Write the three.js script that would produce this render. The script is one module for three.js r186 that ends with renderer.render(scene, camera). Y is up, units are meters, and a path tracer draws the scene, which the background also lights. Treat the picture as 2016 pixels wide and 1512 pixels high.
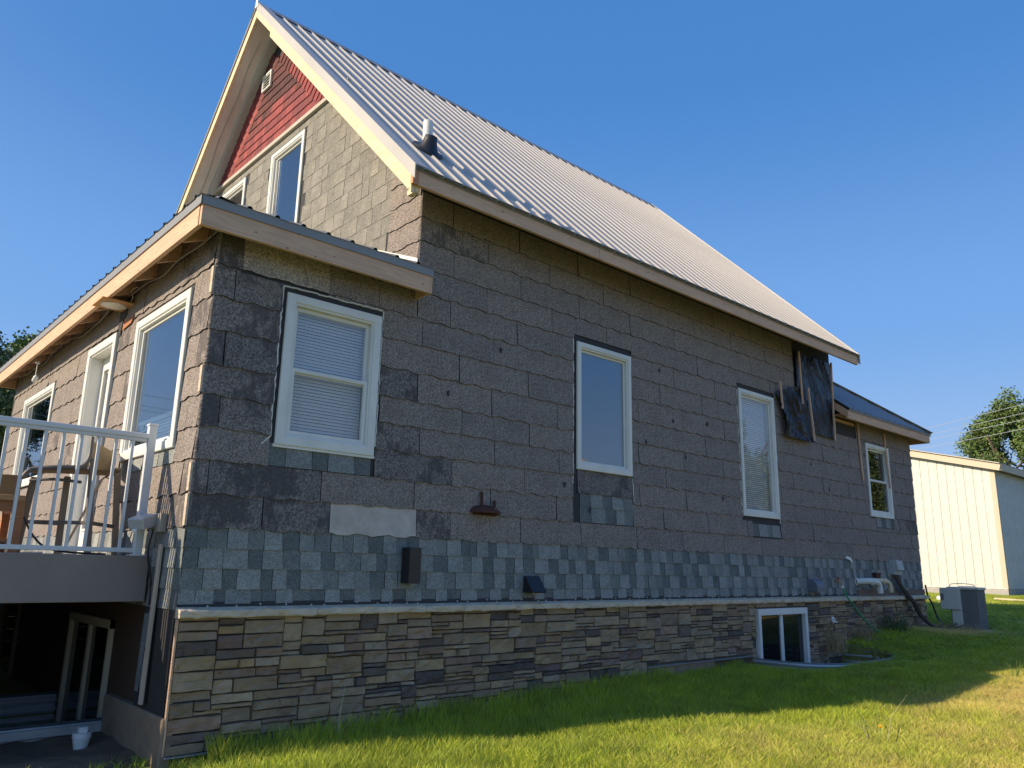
import * as THREE from 'three';
import { mergeGeometries } from 'three/addons/utils/BufferGeometryUtils.js';
import { RoundedBoxGeometry } from 'three/addons/geometries/RoundedBoxGeometry.js';

// ------------------------------------------------------------------ camera, sky, sun, exposure
const scene = new THREE.Scene();
const camera = new THREE.PerspectiveCamera(52.4163, 4 / 3, 0.05, 600);
camera.position.set(-2.1054, 1.449, 5.8201);
camera.rotation.set(0.231469, -0.732708, 0.0209257, 'YXZ');
const SUN = new THREE.Vector3(-1, 0.58, -0.36).normalize();
const EXPOSURE = 1.28, SUN_POWER = 4.9, SKY_GAIN = 0.86;
const sun = new THREE.DirectionalLight(new THREE.Color().setRGB(1.0, 0.83, 0.60), SUN_POWER);
sun.position.copy(SUN).multiplyScalar(60).add(new THREE.Vector3(6, 2, 0));
sun.target.position.set(6, 2, 0);
sun.castShadow = true; sun.shadow.radius = 1; sun.shadow.mapSize.set(4096, 4096);
Object.assign(sun.shadow.camera, { left: -28, right: 28, top: 22, bottom: -22, near: 1, far: 160 });
scene.add(sun, sun.target);
{
  const w = 512, h = 256, d = new Float32Array(w * h * 4);
  const lerp3 = (a, b, t) => a.map((x, i) => x + (b[i] - x) * t);
  const stops = [[0, [0.50, 0.62, 0.80]], [0.10, [0.33, 0.50, 0.78]], [0.28, [0.172, 0.372, 0.745]], [0.55, [0.070, 0.228, 0.575]], [1, [0.028, 0.135, 0.42]]];
  for (let j = 0; j < h; j++) for (let i = 0; i < w; i++) {
    const el = ((j + 0.5) / h - 0.5) * Math.PI, az = ((i + 0.5) / w - 0.5) * 2 * Math.PI;
    const y = Math.sin(el), x = Math.cos(el) * Math.cos(az), z = Math.cos(el) * Math.sin(az);
    const t = Math.max(0, y); let c = stops[4][1];
    for (let k = 0; k < 4; k++) if (t >= stops[k][0] && t <= stops[k + 1][0]) { const f = (t - stops[k][0]) / (stops[k + 1][0] - stops[k][0]); c = lerp3(stops[k][1], stops[k + 1][1], f * f * (3 - 2 * f) * 0.5 + f * 0.5); }
    const cs = x * SUN.x + y * SUN.y + z * SUN.z, glow = 0.50 * Math.pow(Math.max(0, cs), 3) + 0.9 * Math.pow(Math.max(0, cs), 24);
    const o = (j * w + i) * 4;
    d[o] = (c[0] + glow * 0.42) * SKY_GAIN; d[o + 1] = (c[1] + glow * 0.42) * SKY_GAIN; d[o + 2] = (c[2] + glow * 0.36) * SKY_GAIN; d[o + 3] = 1;
  }
  const t = new THREE.DataTexture(d, w, h, THREE.RGBAFormat, THREE.FloatType);
  t.mapping = THREE.EquirectangularReflectionMapping; t.magFilter = t.minFilter = THREE.LinearFilter; t.needsUpdate = true;
  scene.background = t; scene.environment = t;
}

// ------------------------------------------------------------------ helpers
function rng(s) { return () => { s |= 0; s = s + 0x6D2B79F5 | 0; let t = Math.imul(s ^ s >>> 15, 1 | s); t = t + Math.imul(t ^ t >>> 7, 61 | t) ^ t; return ((t ^ t >>> 14) >>> 0) / 4294967296; }; }
const R = rng(7);
const rr = (a, b) => a + (b - a) * R();
const clamp = (x, a = 0, b = 1) => Math.min(b, Math.max(a, x));
const smooth = (a, b, x) => { const t = clamp((x - a) / (b - a)); return t * t * (3 - 2 * t); };
const V = (x, y, z) => new THREE.Vector3(x, y, z);
const lin = (r, g, b) => new THREE.Color().setRGB(r, g, b);
function hash(x, y, s) { let h = Math.imul(x, 374761393) + Math.imul(y, 668265263) + Math.imul(s, 974634777) | 0; h = Math.imul(h ^ h >>> 13, 1274126177); return ((h ^ h >>> 16) >>> 0) / 4294967296; }
function vn(x, y, p, q, s) { // tileable value noise, period p x q cells
  const x0 = Math.floor(x), y0 = Math.floor(y), fx = x - x0, fy = y - y0, ux = fx * fx * (3 - 2 * fx), uy = fy * fy * (3 - 2 * fy);
  const m = (a, n) => ((a % n) + n) % n, a = hash(m(x0, p), m(y0, q), s), b = hash(m(x0 + 1, p), m(y0, q), s), c = hash(m(x0, p), m(y0 + 1, q), s), d = hash(m(x0 + 1, p), m(y0 + 1, q), s);
  return a + (b - a) * ux + (c - a) * uy + (a - b - c + d) * ux * uy;
}
const fb = (u, v, p, q, s, n = 3) => { let t = 0, a = 0.5, k = 0; for (let i = 0; i < n; i++) { t += a * vn(u * p, v * q, p, q, s + i); k += a; p *= 2; q *= 2; a *= 0.5; } return t / k; };
function tex(w, h, size, fn, opt = {}) { // fn(u,v) -> [r,g,b] linear
  const d = new Uint8Array(w * h * 4);
  const enc = (x) => { x = clamp(x); return 255 * (opt.data ? x : x <= 0.0031308 ? 12.92 * x : 1.055 * Math.pow(x, 1 / 2.4) - 0.055); };
  for (let j = 0; j < h; j++) for (let i = 0; i < w; i++) { const c = fn((i + 0.5) / w, (j + 0.5) / h), o = (j * w + i) * 4; d[o] = enc(c[0]); d[o + 1] = enc(c[1]); d[o + 2] = enc(c[2]); d[o + 3] = 255; }
  const t = new THREE.DataTexture(d, w, h); t.wrapS = t.wrapT = THREE.RepeatWrapping; t.magFilter = THREE.LinearFilter; t.minFilter = THREE.LinearMipmapLinearFilter; t.generateMipmaps = true;
  if (!opt.data) t.colorSpace = THREE.SRGBColorSpace;
  t.repeat.set(1 / (Array.isArray(size) ? size[0] : size), 1 / (Array.isArray(size) ? size[1] : size)); t.needsUpdate = true; return t;
}
const used = {};
function numbered(n) { used[n] = (used[n] ?? -1) + 1; return used[n] ? `${n}_${String(used[n]).padStart(3, '0')}` : n; }
function tag(o, label, category, group) { o.userData.label = label; o.userData.category = category; if (group) o.userData.group = group; return o; }
function thing(name, label, category, group, pos = [0, 0, 0], turn = 0) {
  const o = new THREE.Group(); o.name = numbered(name); o.position.set(...pos); o.rotation.y = turn; scene.add(o); return tag(o, label, category, group);
}
function part(name, g, m, parent, label) { const o = new THREE.Mesh(Array.isArray(g) ? merge(g) : g, m); o.name = name; o.castShadow = o.receiveShadow = true; parent.add(o); if (label) o.userData.label = label; return o; }
function solo(name, g, m, label, category, group) { const o = part(numbered(name), g, m, scene); return tag(o, label, category, group); }
function struct(name, g, m) { const o = part(numbered(name), g, m, scene); o.userData.kind = 'structure'; return o; }
function merge(a) { a = a.map(g => { g = g.index ? g.toNonIndexed() : g; for (const k of Object.keys(g.attributes)) if (!['position', 'normal', 'uv', 'color'].includes(k)) g.deleteAttribute(k); return g; }); if (!a.every(g => g.attributes.color)) a.forEach(g => g.deleteAttribute('color')); return a.length > 1 ? mergeGeometries(a) : a[0]; }
function uvw(g, ox = 0, oy = 0) { // uv in metres by the way a face points
  const p = g.attributes.position, n = g.attributes.normal, u = new Float32Array(p.count * 2);
  for (let i = 0; i < p.count; i++) { const ax = Math.abs(n.getX(i)), ay = Math.abs(n.getY(i)), az = Math.abs(n.getZ(i)), x = p.getX(i), y = p.getY(i), z = p.getZ(i);
    if (ax > ay && ax > az) { u[2 * i] = z; u[2 * i + 1] = y; } else if (ay > az) { u[2 * i] = x; u[2 * i + 1] = z; } else { u[2 * i] = x; u[2 * i + 1] = y; } u[2 * i] += ox; u[2 * i + 1] += oy; }
  g.setAttribute('uv', new THREE.BufferAttribute(u, 2)); return g;
}
const box = (x0, x1, y0, y1, z0, z1) => uvw(new THREE.BoxGeometry(Math.abs(x1 - x0), Math.abs(y1 - y0), Math.abs(z1 - z0)).translate((x0 + x1) / 2, (y0 + y1) / 2, (z0 + z1) / 2), x0 * 0.37, y0 * 0.53);
const rbox = (x0, x1, y0, y1, z0, z1, r = 0.006) => { const g = new RoundedBoxGeometry(Math.abs(x1 - x0), Math.abs(y1 - y0), Math.abs(z1 - z0), 1, r).translate((x0 + x1) / 2, (y0 + y1) / 2, (z0 + z1) / 2); return uvw(g, x0 * 0.37, y0 * 0.53); };
function beam(a, b, w, h, up = V(0, 1, 0), r = 0) { // a bar of width w and height h from a to b
  const d = b.clone().sub(a), L = d.length(), x = d.normalize(), z = x.clone().cross(up).normalize(), y = z.clone().cross(x);
  const g = r ? new RoundedBoxGeometry(L, h, w, 1, r) : new THREE.BoxGeometry(L, h, w); uvw(g, a.x * 0.7 + a.z, a.y);
  return g.applyMatrix4(new THREE.Matrix4().makeBasis(x, y, z).setPosition(a.clone().lerp(b, 0.5)));
}
const tube = (pts, r, n = 24, k = 6) => new THREE.TubeGeometry(new THREE.CatmullRomCurve3(pts.map(p => V(...p))), n, r, k);
const cyl = (r0, r1, h, n, x, y, z) => new THREE.CylinderGeometry(r1, r0, h, n).translate(x, y + h / 2, z);
function shapeGeo(outer, holes, depth, z0, bevel = 0) {
  const s = new THREE.Shape(outer.map(p => new THREE.Vector2(...p))); for (const h of holes) s.holes.push(new THREE.Path(h.map(p => new THREE.Vector2(...p))));
  const g = new THREE.ExtrudeGeometry(s, bevel ? { depth: depth - 2 * bevel, bevelEnabled: true, bevelThickness: bevel, bevelSize: bevel, bevelOffset: -bevel, bevelSegments: 1 } : { depth, bevelEnabled: false });
  return uvw(g.translate(0, 0, z0 + bevel));
}
const rect = (a, b, c, d) => [[a, c], [b, c], [b, d], [a, d]];
const rectH = (a, b, c, d) => [[a, c], [a, d], [b, d], [b, c]];
const ring = (u0, u1, v0, v1, w, n0, n1, bevel = 0.004) => shapeGeo(rect(u0, u1, v0, v1), [rectH(u0 + w, u1 - w, v0 + w, v1 - w)], n1 - n0, n0, bevel);
class Soup { constructor() { this.p = []; this.c = []; this.k = null; } // triangle soup
  tri(a, b, c) { this.p.push(...a, ...b, ...c); if (this.k !== null) for (let i = 0; i < 9; i++) this.c.push(this.k); } quad(a, b, c, d) { this.tri(a, b, c); this.tri(a, c, d); }
  build(color, flat = true, ox = 0, oy = 0) { const g = new THREE.BufferGeometry(); g.setAttribute('position', new THREE.Float32BufferAttribute(this.p, 3)); g.computeVertexNormals(); uvw(g, ox, oy);
    if (this.k !== null) g.setAttribute('color', new THREE.Float32BufferAttribute(this.c, 3)); else if (color) { const c = new Float32Array(this.p.length); for (let i = 0; i < c.length; i += 3) { c[i] = color[0]; c[i + 1] = color[1]; c[i + 2] = color[2]; } g.setAttribute('color', new THREE.BufferAttribute(c, 3)); } return g; } }

// ------------------------------------------------------------------ materials
const std = (c, o = {}) => new THREE.MeshStandardMaterial({ color: c, roughness: 0.8, ...o });
const speck = (u, v, n, s) => hash(Math.floor(u * n), Math.floor(v * n), s);
const mk = {};
{
  const gran = (dark, seed) => (u, v) => {
    const f = 0.45 * vn(u * 150, v * 150, 150, 150, seed) + 0.30 * vn(u * 75, v * 75, 75, 75, seed + 9) + 0.25 * speck(u, v, 512, seed + 1);
    const blot = fb(u, v, 5, 4, seed + 2, 4), streak = fb(u, v, 36, 14, seed + 5, 3);
    let k = 0.14 + 0.92 * smooth(0.12, 0.88, f); k *= 0.84 + 0.32 * blot;
    const worn = smooth(0.60 - dark * 0.22, 0.80 - dark * 0.22, 0.7 * blot + 0.3 * streak) * smooth(0.35, 0.75, f + dark * 0.25);
    k *= 1 - 0.60 * worn;
    return [k, k * (0.985 + 0.03 * blot), k * (0.97 + 0.08 * worn)];
  };
  mk.granA = tex(512, 512, 0.62, gran(0, 11)); mk.granB = tex(512, 512, 0.85, gran(0.75, 31));
  mk.granBump = tex(256, 256, 0.7, (u, v) => { const f = 0.5 * vn(u * 128, v * 128, 128, 128, 3) + 0.5 * vn(u * 64, v * 64, 64, 64, 4); return [f, f, f]; }, { data: true });
  mk.arch = tex(512, 512, 1.0, (u, v) => { const f = 0.55 * vn(u * 120, v * 120, 120, 120, 51) + 0.45 * speck(u, v, 512, 52), b = fb(u, v, 7, 7, 53, 3); const k = (0.28 + 0.64 * f) * (0.8 + 0.4 * b), t = speck(u, v, 256, 54); return [k * (0.97 + 0.06 * t), k, k * (1.0 - 0.03 * t)]; });
  mk.stone = tex(512, 512, 1.1, (u, v) => { const a = fb(u, v, 6, 10, 61, 5), b = fb(u, v, 24, 40, 66, 3), c = fb(u + a * 0.08, v + a * 0.08, 5, 14, 69, 3); const vein = 1 - 0.45 * smooth(0.03, 0.0, Math.abs(c - 0.5)) * smooth(0.5, 0.7, b); const k = (0.42 + 0.38 * a + 0.22 * b) * vein; const w = fb(u, v, 5, 5, 71, 2); return [k * (0.98 + 0.12 * (w - 0.5)), k * (0.98 + 0.04 * (w - 0.5)), k * (0.97 - 0.16 * (w - 0.5))]; });
  mk.stoneBump = tex(512, 512, 1.1, (u, v) => { const a = fb(u, v, 8, 14, 61, 5), c = fb(u + a * 0.08, v + a * 0.08, 5, 14, 69, 3); const k = 0.7 * a + 0.3 * smooth(0, 0.10, Math.abs(c - 0.5)); return [k, k, k]; }, { data: true });
  mk.wood = tex(512, 256, [1.6, 0.4], (u, v) => { let k = 0.70 + 0.22 * fb(u, v, 4, 40, 81, 3) + 0.08 * fb(u, v, 3, 6, 84, 2); const gr = fb(u, v, 3, 8, 86, 2); k *= 0.95 + 0.06 * Math.sin(gr * 26); let n = 0;
    for (let i = 0; i < 9; i++) { const cx = hash(i, 1, 91), cy = hash(i, 2, 91); let dx = Math.abs(u - cx); dx = Math.min(dx, 1 - dx) * 1.6; let dy = Math.abs(v - cy); dy = Math.min(dy, 1 - dy) * 0.4; n = Math.max(n, smooth(0.014, 0.004, Math.hypot(dx * 0.75, dy) * (1 + 0.6 * hash(i, 3, 91)))); }
    return [k * (1 - 0.55 * n), k * (1 - 0.7 * n), k * (1 - 0.8 * n)]; });
  mk.conc = tex(256, 256, 0.8, (u, v) => { const k = 0.62 + 0.30 * fb(u, v, 10, 10, 101, 4) + 0.14 * (speck(u, v, 256, 102) - 0.5); return [k, k, k]; });
  mk.concBump = tex(256, 256, 0.5, (u, v) => { const k = fb(u, v, 16, 16, 105, 4); return [k, k, k]; }, { data: true });
  mk.soil = tex(512, 512, 2.4, (u, v) => { const a = fb(u, v, 6, 6, 111, 5), b = fb(u, v, 40, 40, 115, 3), s = speck(u, v, 256, 117) > 0.97 ? 0.25 : 0; const k = 0.35 + 0.45 * a + 0.25 * (b - 0.3) + s; return [k, k * 0.94, k * 0.84]; });
  mk.paint = tex(256, 256, 0.9, (u, v) => { const k = 0.86 + 0.16 * fb(u, v, 6, 6, 121, 4) - 0.05 * speck(u, v, 128, 122); return [k, k, k * 0.985]; });
  mk.redw = tex(256, 256, [0.5, 0.5], (u, v) => { const k = 0.62 + 0.42 * fb(u, v, 40, 5, 131, 3); return [k, k, k]; });
  mk.metal = tex(256, 256, 2.0, (u, v) => { const k = 0.84 + 0.2 * fb(u, v, 5, 5, 141, 4); return [k, k, k]; });
}
const sid = (c, dark) => new THREE.MeshStandardMaterial({ color: c, vertexColors: true, map: dark ? mk.granB : mk.granA, bumpMap: mk.granBump, bumpScale: 0.004, roughness: 0.95 });
const M = {
  siding: [sid(lin(0.405, 0.345, 0.318)), sid(lin(0.393, 0.336, 0.312)), sid(lin(0.42, 0.356, 0.326)), sid(lin(0.38, 0.327, 0.306))],
  worn: [sid(lin(0.35, 0.305, 0.29), 1), sid(lin(0.31, 0.277, 0.268), 1), sid(lin(0.39, 0.335, 0.312), 1)],
  pale: std(lin(0.66, 0.585, 0.535), { vertexColors: true, map: mk.conc, bumpMap: mk.granBump, bumpScale: 0.002, roughness: 0.9 }),
  paleGrain: sid(lin(0.66, 0.57, 0.50)),
  arch: [lin(0.435, 0.455, 0.45), lin(0.305, 0.33, 0.33), lin(0.225, 0.25, 0.255), lin(0.38, 0.40, 0.395)].map(c => std(c, { vertexColors: true, map: mk.arch, bumpMap: mk.granBump, bumpScale: 0.003, roughness: 0.95 })),
  gab: [lin(0.415, 0.39, 0.345), lin(0.375, 0.358, 0.318), lin(0.355, 0.34, 0.302), lin(0.395, 0.375, 0.332)].map(c => std(c, { vertexColors: true, map: mk.arch, bumpMap: mk.granBump, bumpScale: 0.003, roughness: 0.95 })),
  felt: std(lin(0.040, 0.040, 0.043), { roughness: 0.85 }),
  paper: std(lin(0.045, 0.043, 0.043), { roughness: 0.7 }),
  stone: new THREE.MeshStandardMaterial({ vertexColors: true, map: mk.stone, bumpMap: mk.stoneBump, bumpScale: 0.012, roughness: 0.9 }),
  grout: std(lin(0.12, 0.10, 0.08), { roughness: 1 }),
  cap: std(lin(0.74, 0.62, 0.46), { map: mk.conc, bumpMap: mk.stoneBump, bumpScale: 0.02, roughness: 0.95 }),
  tanbase: std(lin(0.36, 0.265, 0.185), { map: mk.conc, bumpMap: mk.concBump, bumpScale: 0.004, roughness: 0.95 }),
  conc: std(lin(0.5, 0.48, 0.45), { map: mk.conc, bumpMap: mk.concBump, bumpScale: 0.004, roughness: 0.95 }),
  lumber: std(lin(0.78, 0.51, 0.34), { map: mk.wood, roughness: 0.75 }),
  lumberPale: std(lin(0.92, 0.73, 0.48), { map: mk.wood, roughness: 0.75 }),
  weathered: std(lin(0.70, 0.56, 0.43), { map: mk.wood, roughness: 0.85 }),
  ply: std(lin(0.72, 0.40, 0.17), { map: mk.wood, roughness: 0.8 }),
  soffit: std(lin(0.74, 0.70, 0.66), { map: mk.paint, roughness: 0.7 }),
  roof: std(lin(0.52, 0.48, 0.43), { map: mk.metal, roughness: 0.5, metalness: 0.0 }),
  roofDark: std(lin(0.115, 0.12, 0.13), { map: mk.metal, roughness: 0.45 }),
  roofShaded: std(lin(0.26, 0.27, 0.29), { map: mk.metal, roughness: 0.4 }),  // rear roof: the blue of its shade is put into the base colour
  trimMetal: std(lin(0.50, 0.48, 0.45), { map: mk.metal, roughness: 0.45 }),
  dripMetal: std(lin(0.27, 0.27, 0.275), { map: mk.metal, roughness: 0.5 }),
  flash: std(lin(0.85, 0.83, 0.78), { roughness: 0.45 }),
  vinyl: std(lin(0.80, 0.80, 0.76), { map: mk.paint, roughness: 0.4 }),
  white: std(lin(0.80, 0.80, 0.78), { map: mk.paint, roughness: 0.45 }),
  foam: std(lin(0.72, 0.70, 0.64), { roughness: 1 }),
  blind: std(lin(0.55, 0.53, 0.50), { roughness: 0.6 }),
  dark: std(lin(0.02, 0.02, 0.022), { roughness: 0.9 }),
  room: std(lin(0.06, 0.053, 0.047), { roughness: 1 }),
  black: std(lin(0.018, 0.018, 0.022), { roughness: 0.45 }),
  red: [lin(0.30, 0.046, 0.046), lin(0.245, 0.036, 0.038), lin(0.345, 0.055, 0.052), lin(0.20, 0.032, 0.036)].map(c => std(c, { map: mk.redw, roughness: 0.75 })),
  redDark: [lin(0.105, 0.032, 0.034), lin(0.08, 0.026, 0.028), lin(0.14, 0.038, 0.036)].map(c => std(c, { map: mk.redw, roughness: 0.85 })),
  rust: std(lin(0.10, 0.035, 0.022), { roughness: 0.85, map: mk.conc }),
  galv: std(lin(0.50, 0.54, 0.57), { metalness: 0.25, roughness: 0.4, map: mk.metal }),
  deck: std(lin(0.27, 0.225, 0.205), { map: mk.paint, roughness: 0.6 }),
  rail: std(lin(0.62, 0.65, 0.68), { roughness: 0.35 }),
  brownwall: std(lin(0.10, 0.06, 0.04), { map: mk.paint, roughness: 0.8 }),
  poly: new THREE.MeshPhysicalMaterial({ color: lin(0.012, 0.014, 0.02), roughness: 0.40, ior: 1.4 }),
  glass: new THREE.MeshPhysicalMaterial({ color: 0xffffff, transmission: 1, thickness: 0, roughness: 0.015, ior: 1.75 }),
  glassMid: new THREE.MeshPhysicalMaterial({ color: 0xffffff, transmission: 1, thickness: 0, roughness: 0.012, ior: 2.1 }),
  glassBright: new THREE.MeshPhysicalMaterial({ color: lin(0.6, 0.68, 0.74), transmission: 1, thickness: 0, roughness: 0.01, ior: 2.33, clearcoat: 1, clearcoatRoughness: 0.01 }),
};

// ------------------------------------------------------------------ ground
const TX = [[-60, -0.3], [-6, -0.03], [-1, 0.02], [0, 0.04], [2.5, 0.10], [5, 0.16], [7, 0.25], [9, 0.36], [11.5, 0.47], [13.6, 0.53], [17, 0.66], [20, 0.74], [30, 0.82], [36, 1.0], [60, 1.6], [400, 2]];
function bump(x, z) { return 0.02 * Math.sin(x * 1.7 + z * 0.9) + 0.015 * Math.sin(z * 2.3 - x * 1.1) + 0.01 * Math.sin(x * 5.1 + 1) * Math.sin(z * 4.7); }
const WELL = { x: 8.62, z: 0.06, a: 1.27, b: 0.98 }, WELL2 = { z0: -2.95, z1: -1.32, d: 1.05 };
const inWell = (x, z, s = 1) => z > 0.02 && Math.abs((x - WELL.x) / (WELL.a * s)) ** 3.333 + Math.abs((z - WELL.z) / (WELL.b * s)) ** 3.333 < 1;
const inWell2 = (x, z, m = 0) => x < 0.05 && x > -WELL2.d - m && z > WELL2.z0 - m && z < WELL2.z1 + m;
function groundAt(x, z) {
  let y = TX[TX.length - 1][1];
  for (let i = 0; i < TX.length - 1; i++) if (x >= TX[i][0] && x <= TX[i + 1][0]) { y = TX[i][1] + (TX[i + 1][1] - TX[i][1]) * (x - TX[i][0]) / (TX[i + 1][0] - TX[i][0]); break; }
  y -= 0.012 * clamp(z, 0, 12);
  if (x < 0.1 && z < 0.3) y += 0.09 * smooth(0.3, -0.5, z) * smooth(-2.2, -1.2, x);
  if (x > 9.4 && x < 14) y += 0.10 * Math.exp(-(((x - 11.3) / 1.3) ** 2)) * Math.exp(-(((z - 0.1) / 0.5) ** 2));
  return y + bump(x, z) * smooth(0, 0.8, Math.abs(z) + (x < 0 || x > 14 ? 1 : 0));
}
{
  const xs = [], zs = []; for (let x = -400; x < 400;) { xs.push(x); x += x > 7.1 && x < 10.1 ? 0.04 : x > -4 && x < 15 ? 0.13 : Math.abs(x - 5) < 40 ? 1.2 : 20; } xs.push(400);
  for (let z = -400; z < 400;) { zs.push(z); z += z > -0.1 && z < 1.2 ? 0.04 : z > -3.1 && z < -1.2 ? 0.05 : z > -4 && z < 8 ? 0.13 : Math.abs(z) < 40 ? 1.2 : 20; } zs.push(400);
  const p = [], uv = [], idx = [];
  for (const z of zs) for (const x of xs) { let y = groundAt(x, z); if (inWell(x, z, 0.985) || inWell2(x, z, -0.02)) y = -1.0; p.push(x, y, z); uv.push(x, z); }
  for (let j = 0; j < zs.length - 1; j++) for (let i = 0; i < xs.length - 1; i++) { const a = j * xs.length + i, b = a + xs.length; idx.push(a, b, a + 1, a + 1, b, b + 1); }
  const g = new THREE.BufferGeometry(); g.setAttribute('position', new THREE.Float32BufferAttribute(p, 3)); g.setAttribute('uv', new THREE.Float32BufferAttribute(uv, 2)); g.setIndex(idx); g.computeVertexNormals();
  struct('ground', g, std(lin(0.30, 0.32, 0.10), { map: mk.soil, roughness: 1 }));
}

{
  const s = new Soup(), x0 = -2.4, x1 = 0.0, z0 = -1.36, z1 = 0.16, n = 60, m = 44, P = (i, j) => { const x = x0 + (x1 - x0) * i / n, z = z0 + (z1 - z0) * j / m, e = smooth(0, 0.25, x - x0) * smooth(0, 0.2, z1 - z); return [x, groundAt(x, z) + 0.004 + e * 0.05 * (fb((x + 3) * 0.3, (z + 3) * 0.3, 16, 16, 301, 4) - 0.35), z]; };
  for (let i = 0; i < n; i++) for (let j = 0; j < m; j++) s.quad(P(i, j), P(i, j + 1), P(i + 1, j + 1), P(i + 1, j)); struct('soil', s.build(), std(lin(0.21, 0.16, 0.115), { map: mk.soil, roughness: 1 }));
}
// ------------------------------------------------------------------ house: numbers
const house = thing('house', 'grey shingled gable house with bare wood fascia, porch and stone base', 'house');
const X1 = 1.9, XR = 10.25, XE = 13.28, ZB = -7.4, RIDGE = 9.10, ROOFK = 5.41; // roof: y = ROOFK - z on the near slope
const W1 = [0.60, 1.515, 2.365, 3.635], W2 = [4.09, 5.03, 2.51, 3.958], W3 = [7.385, 8.33, 2.20, 3.98], W4 = [11.33, 12.25, 2.42, 3.68], WB = [7.53, 8.83, 0.02, 0.985];
const F1 = [-1.80, -0.43, 2.31, 3.63], F3 = [-6.55, -4.88, 2.33, 3.56], FD = [-3.42, -2.42, 1.46, 3.67], G1 = [-3.60, -2.655, 5.42, 6.858], G2 = [-5.40, -4.43, 5.42, 6.86];
const BWIN = [-2.74, -1.46, -0.2, 0.955];
const ROWS = [1.690, 1.937, 2.190, 2.437, 2.680, 2.920, 3.190, 3.460, 3.720, 3.978, 4.235, 4.502, 4.749, 4.99];
const wave = (u, k) => (0.0075 + 0.003 * Math.sin(u * 1.3 + k * 2)) * Math.sin(2 * Math.PI * u / 0.27 + k * 1.7 + 0.8 * Math.sin(u * 2.1 + k)) + 0.003 * Math.sin(2 * Math.PI * u / 0.113 + k * 2.3) + 0.004 * (vn(u * 11 + 500, k * 7.3, 4096, 4096, 77) - 0.5) + 0.008 * (vn(u * 0.9 + 300, k * 5.1, 4096, 4096, 78) - 0.5);
const inset = (w, d) => [w[0] + d, w[1] - d, w[2] + d, w[3] - d];
// one strip of roll siding in wall coordinates (u, v, out), cut round the openings
function strips(u0, u1, v0, v1, k, holes, lift) {
  const cuts = [u0, u1], runs = []; for (let u = u0 + 0.036; u < u1 - 0.01; u += 0.036) cuts.push(u);
  for (const h of holes) for (const e of [h[0], h[1]]) if (e > u0 && e < u1) cuts.push(e);
  cuts.sort((a, b) => a - b); const top = v1 + 0.022; let run = null;
  for (let i = 0; i < cuts.length - 1; i++) {
    const a = cuts[i], b = cuts[i + 1], m = (a + b) / 2; if (b - a < 1e-4) continue;
    let lo = null, hi = top, skip = false;
    for (const h of holes) if (m > h[0] && m < h[1]) { if (h[2] <= v0 + 0.012 && h[3] >= v1) skip = true; else if (h[2] <= v0 + 0.012 && h[3] > v0) lo = h[3]; else if (h[3] >= v1 && h[2] < top) hi = Math.min(hi, h[2]); }
    if (skip) { run = null; continue; } if (!run) runs.push(run = []);
    run.push([a, b, lo ?? v0 + wave(a, k), lo ?? v0 + wave(b, k), hi]);
  }
  return runs.filter(r => r[r.length - 1][1] - r[0][0] > 0.02).map(r => {
    const s = new Soup(), n = (u, v) => 0.003 + (0.0125 + lift(u)) * clamp((top - v) / (top - v0), 0, 1);
    for (const [a, b, va, vb, hi] of r) {
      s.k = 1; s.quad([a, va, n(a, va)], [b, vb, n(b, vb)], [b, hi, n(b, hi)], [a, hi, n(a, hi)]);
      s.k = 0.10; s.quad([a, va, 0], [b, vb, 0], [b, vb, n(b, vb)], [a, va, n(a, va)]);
    }
    const f = r[0], l = r[r.length - 1];
    s.quad([f[0], f[2], 0], [f[0], f[2], n(f[0], f[2])], [f[0], f[4], n(f[0], f[4])], [f[0], f[4], 0]);
    s.quad([l[1], l[3], n(l[1], l[3])], [l[1], l[3], 0], [l[1], l[4], 0], [l[1], l[4], n(l[1], l[4])]);
    return s.build(null, true, rr(0, 9), rr(0, 9));
  });
}
const strip = (...a) => strips(...a)[0];
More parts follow.
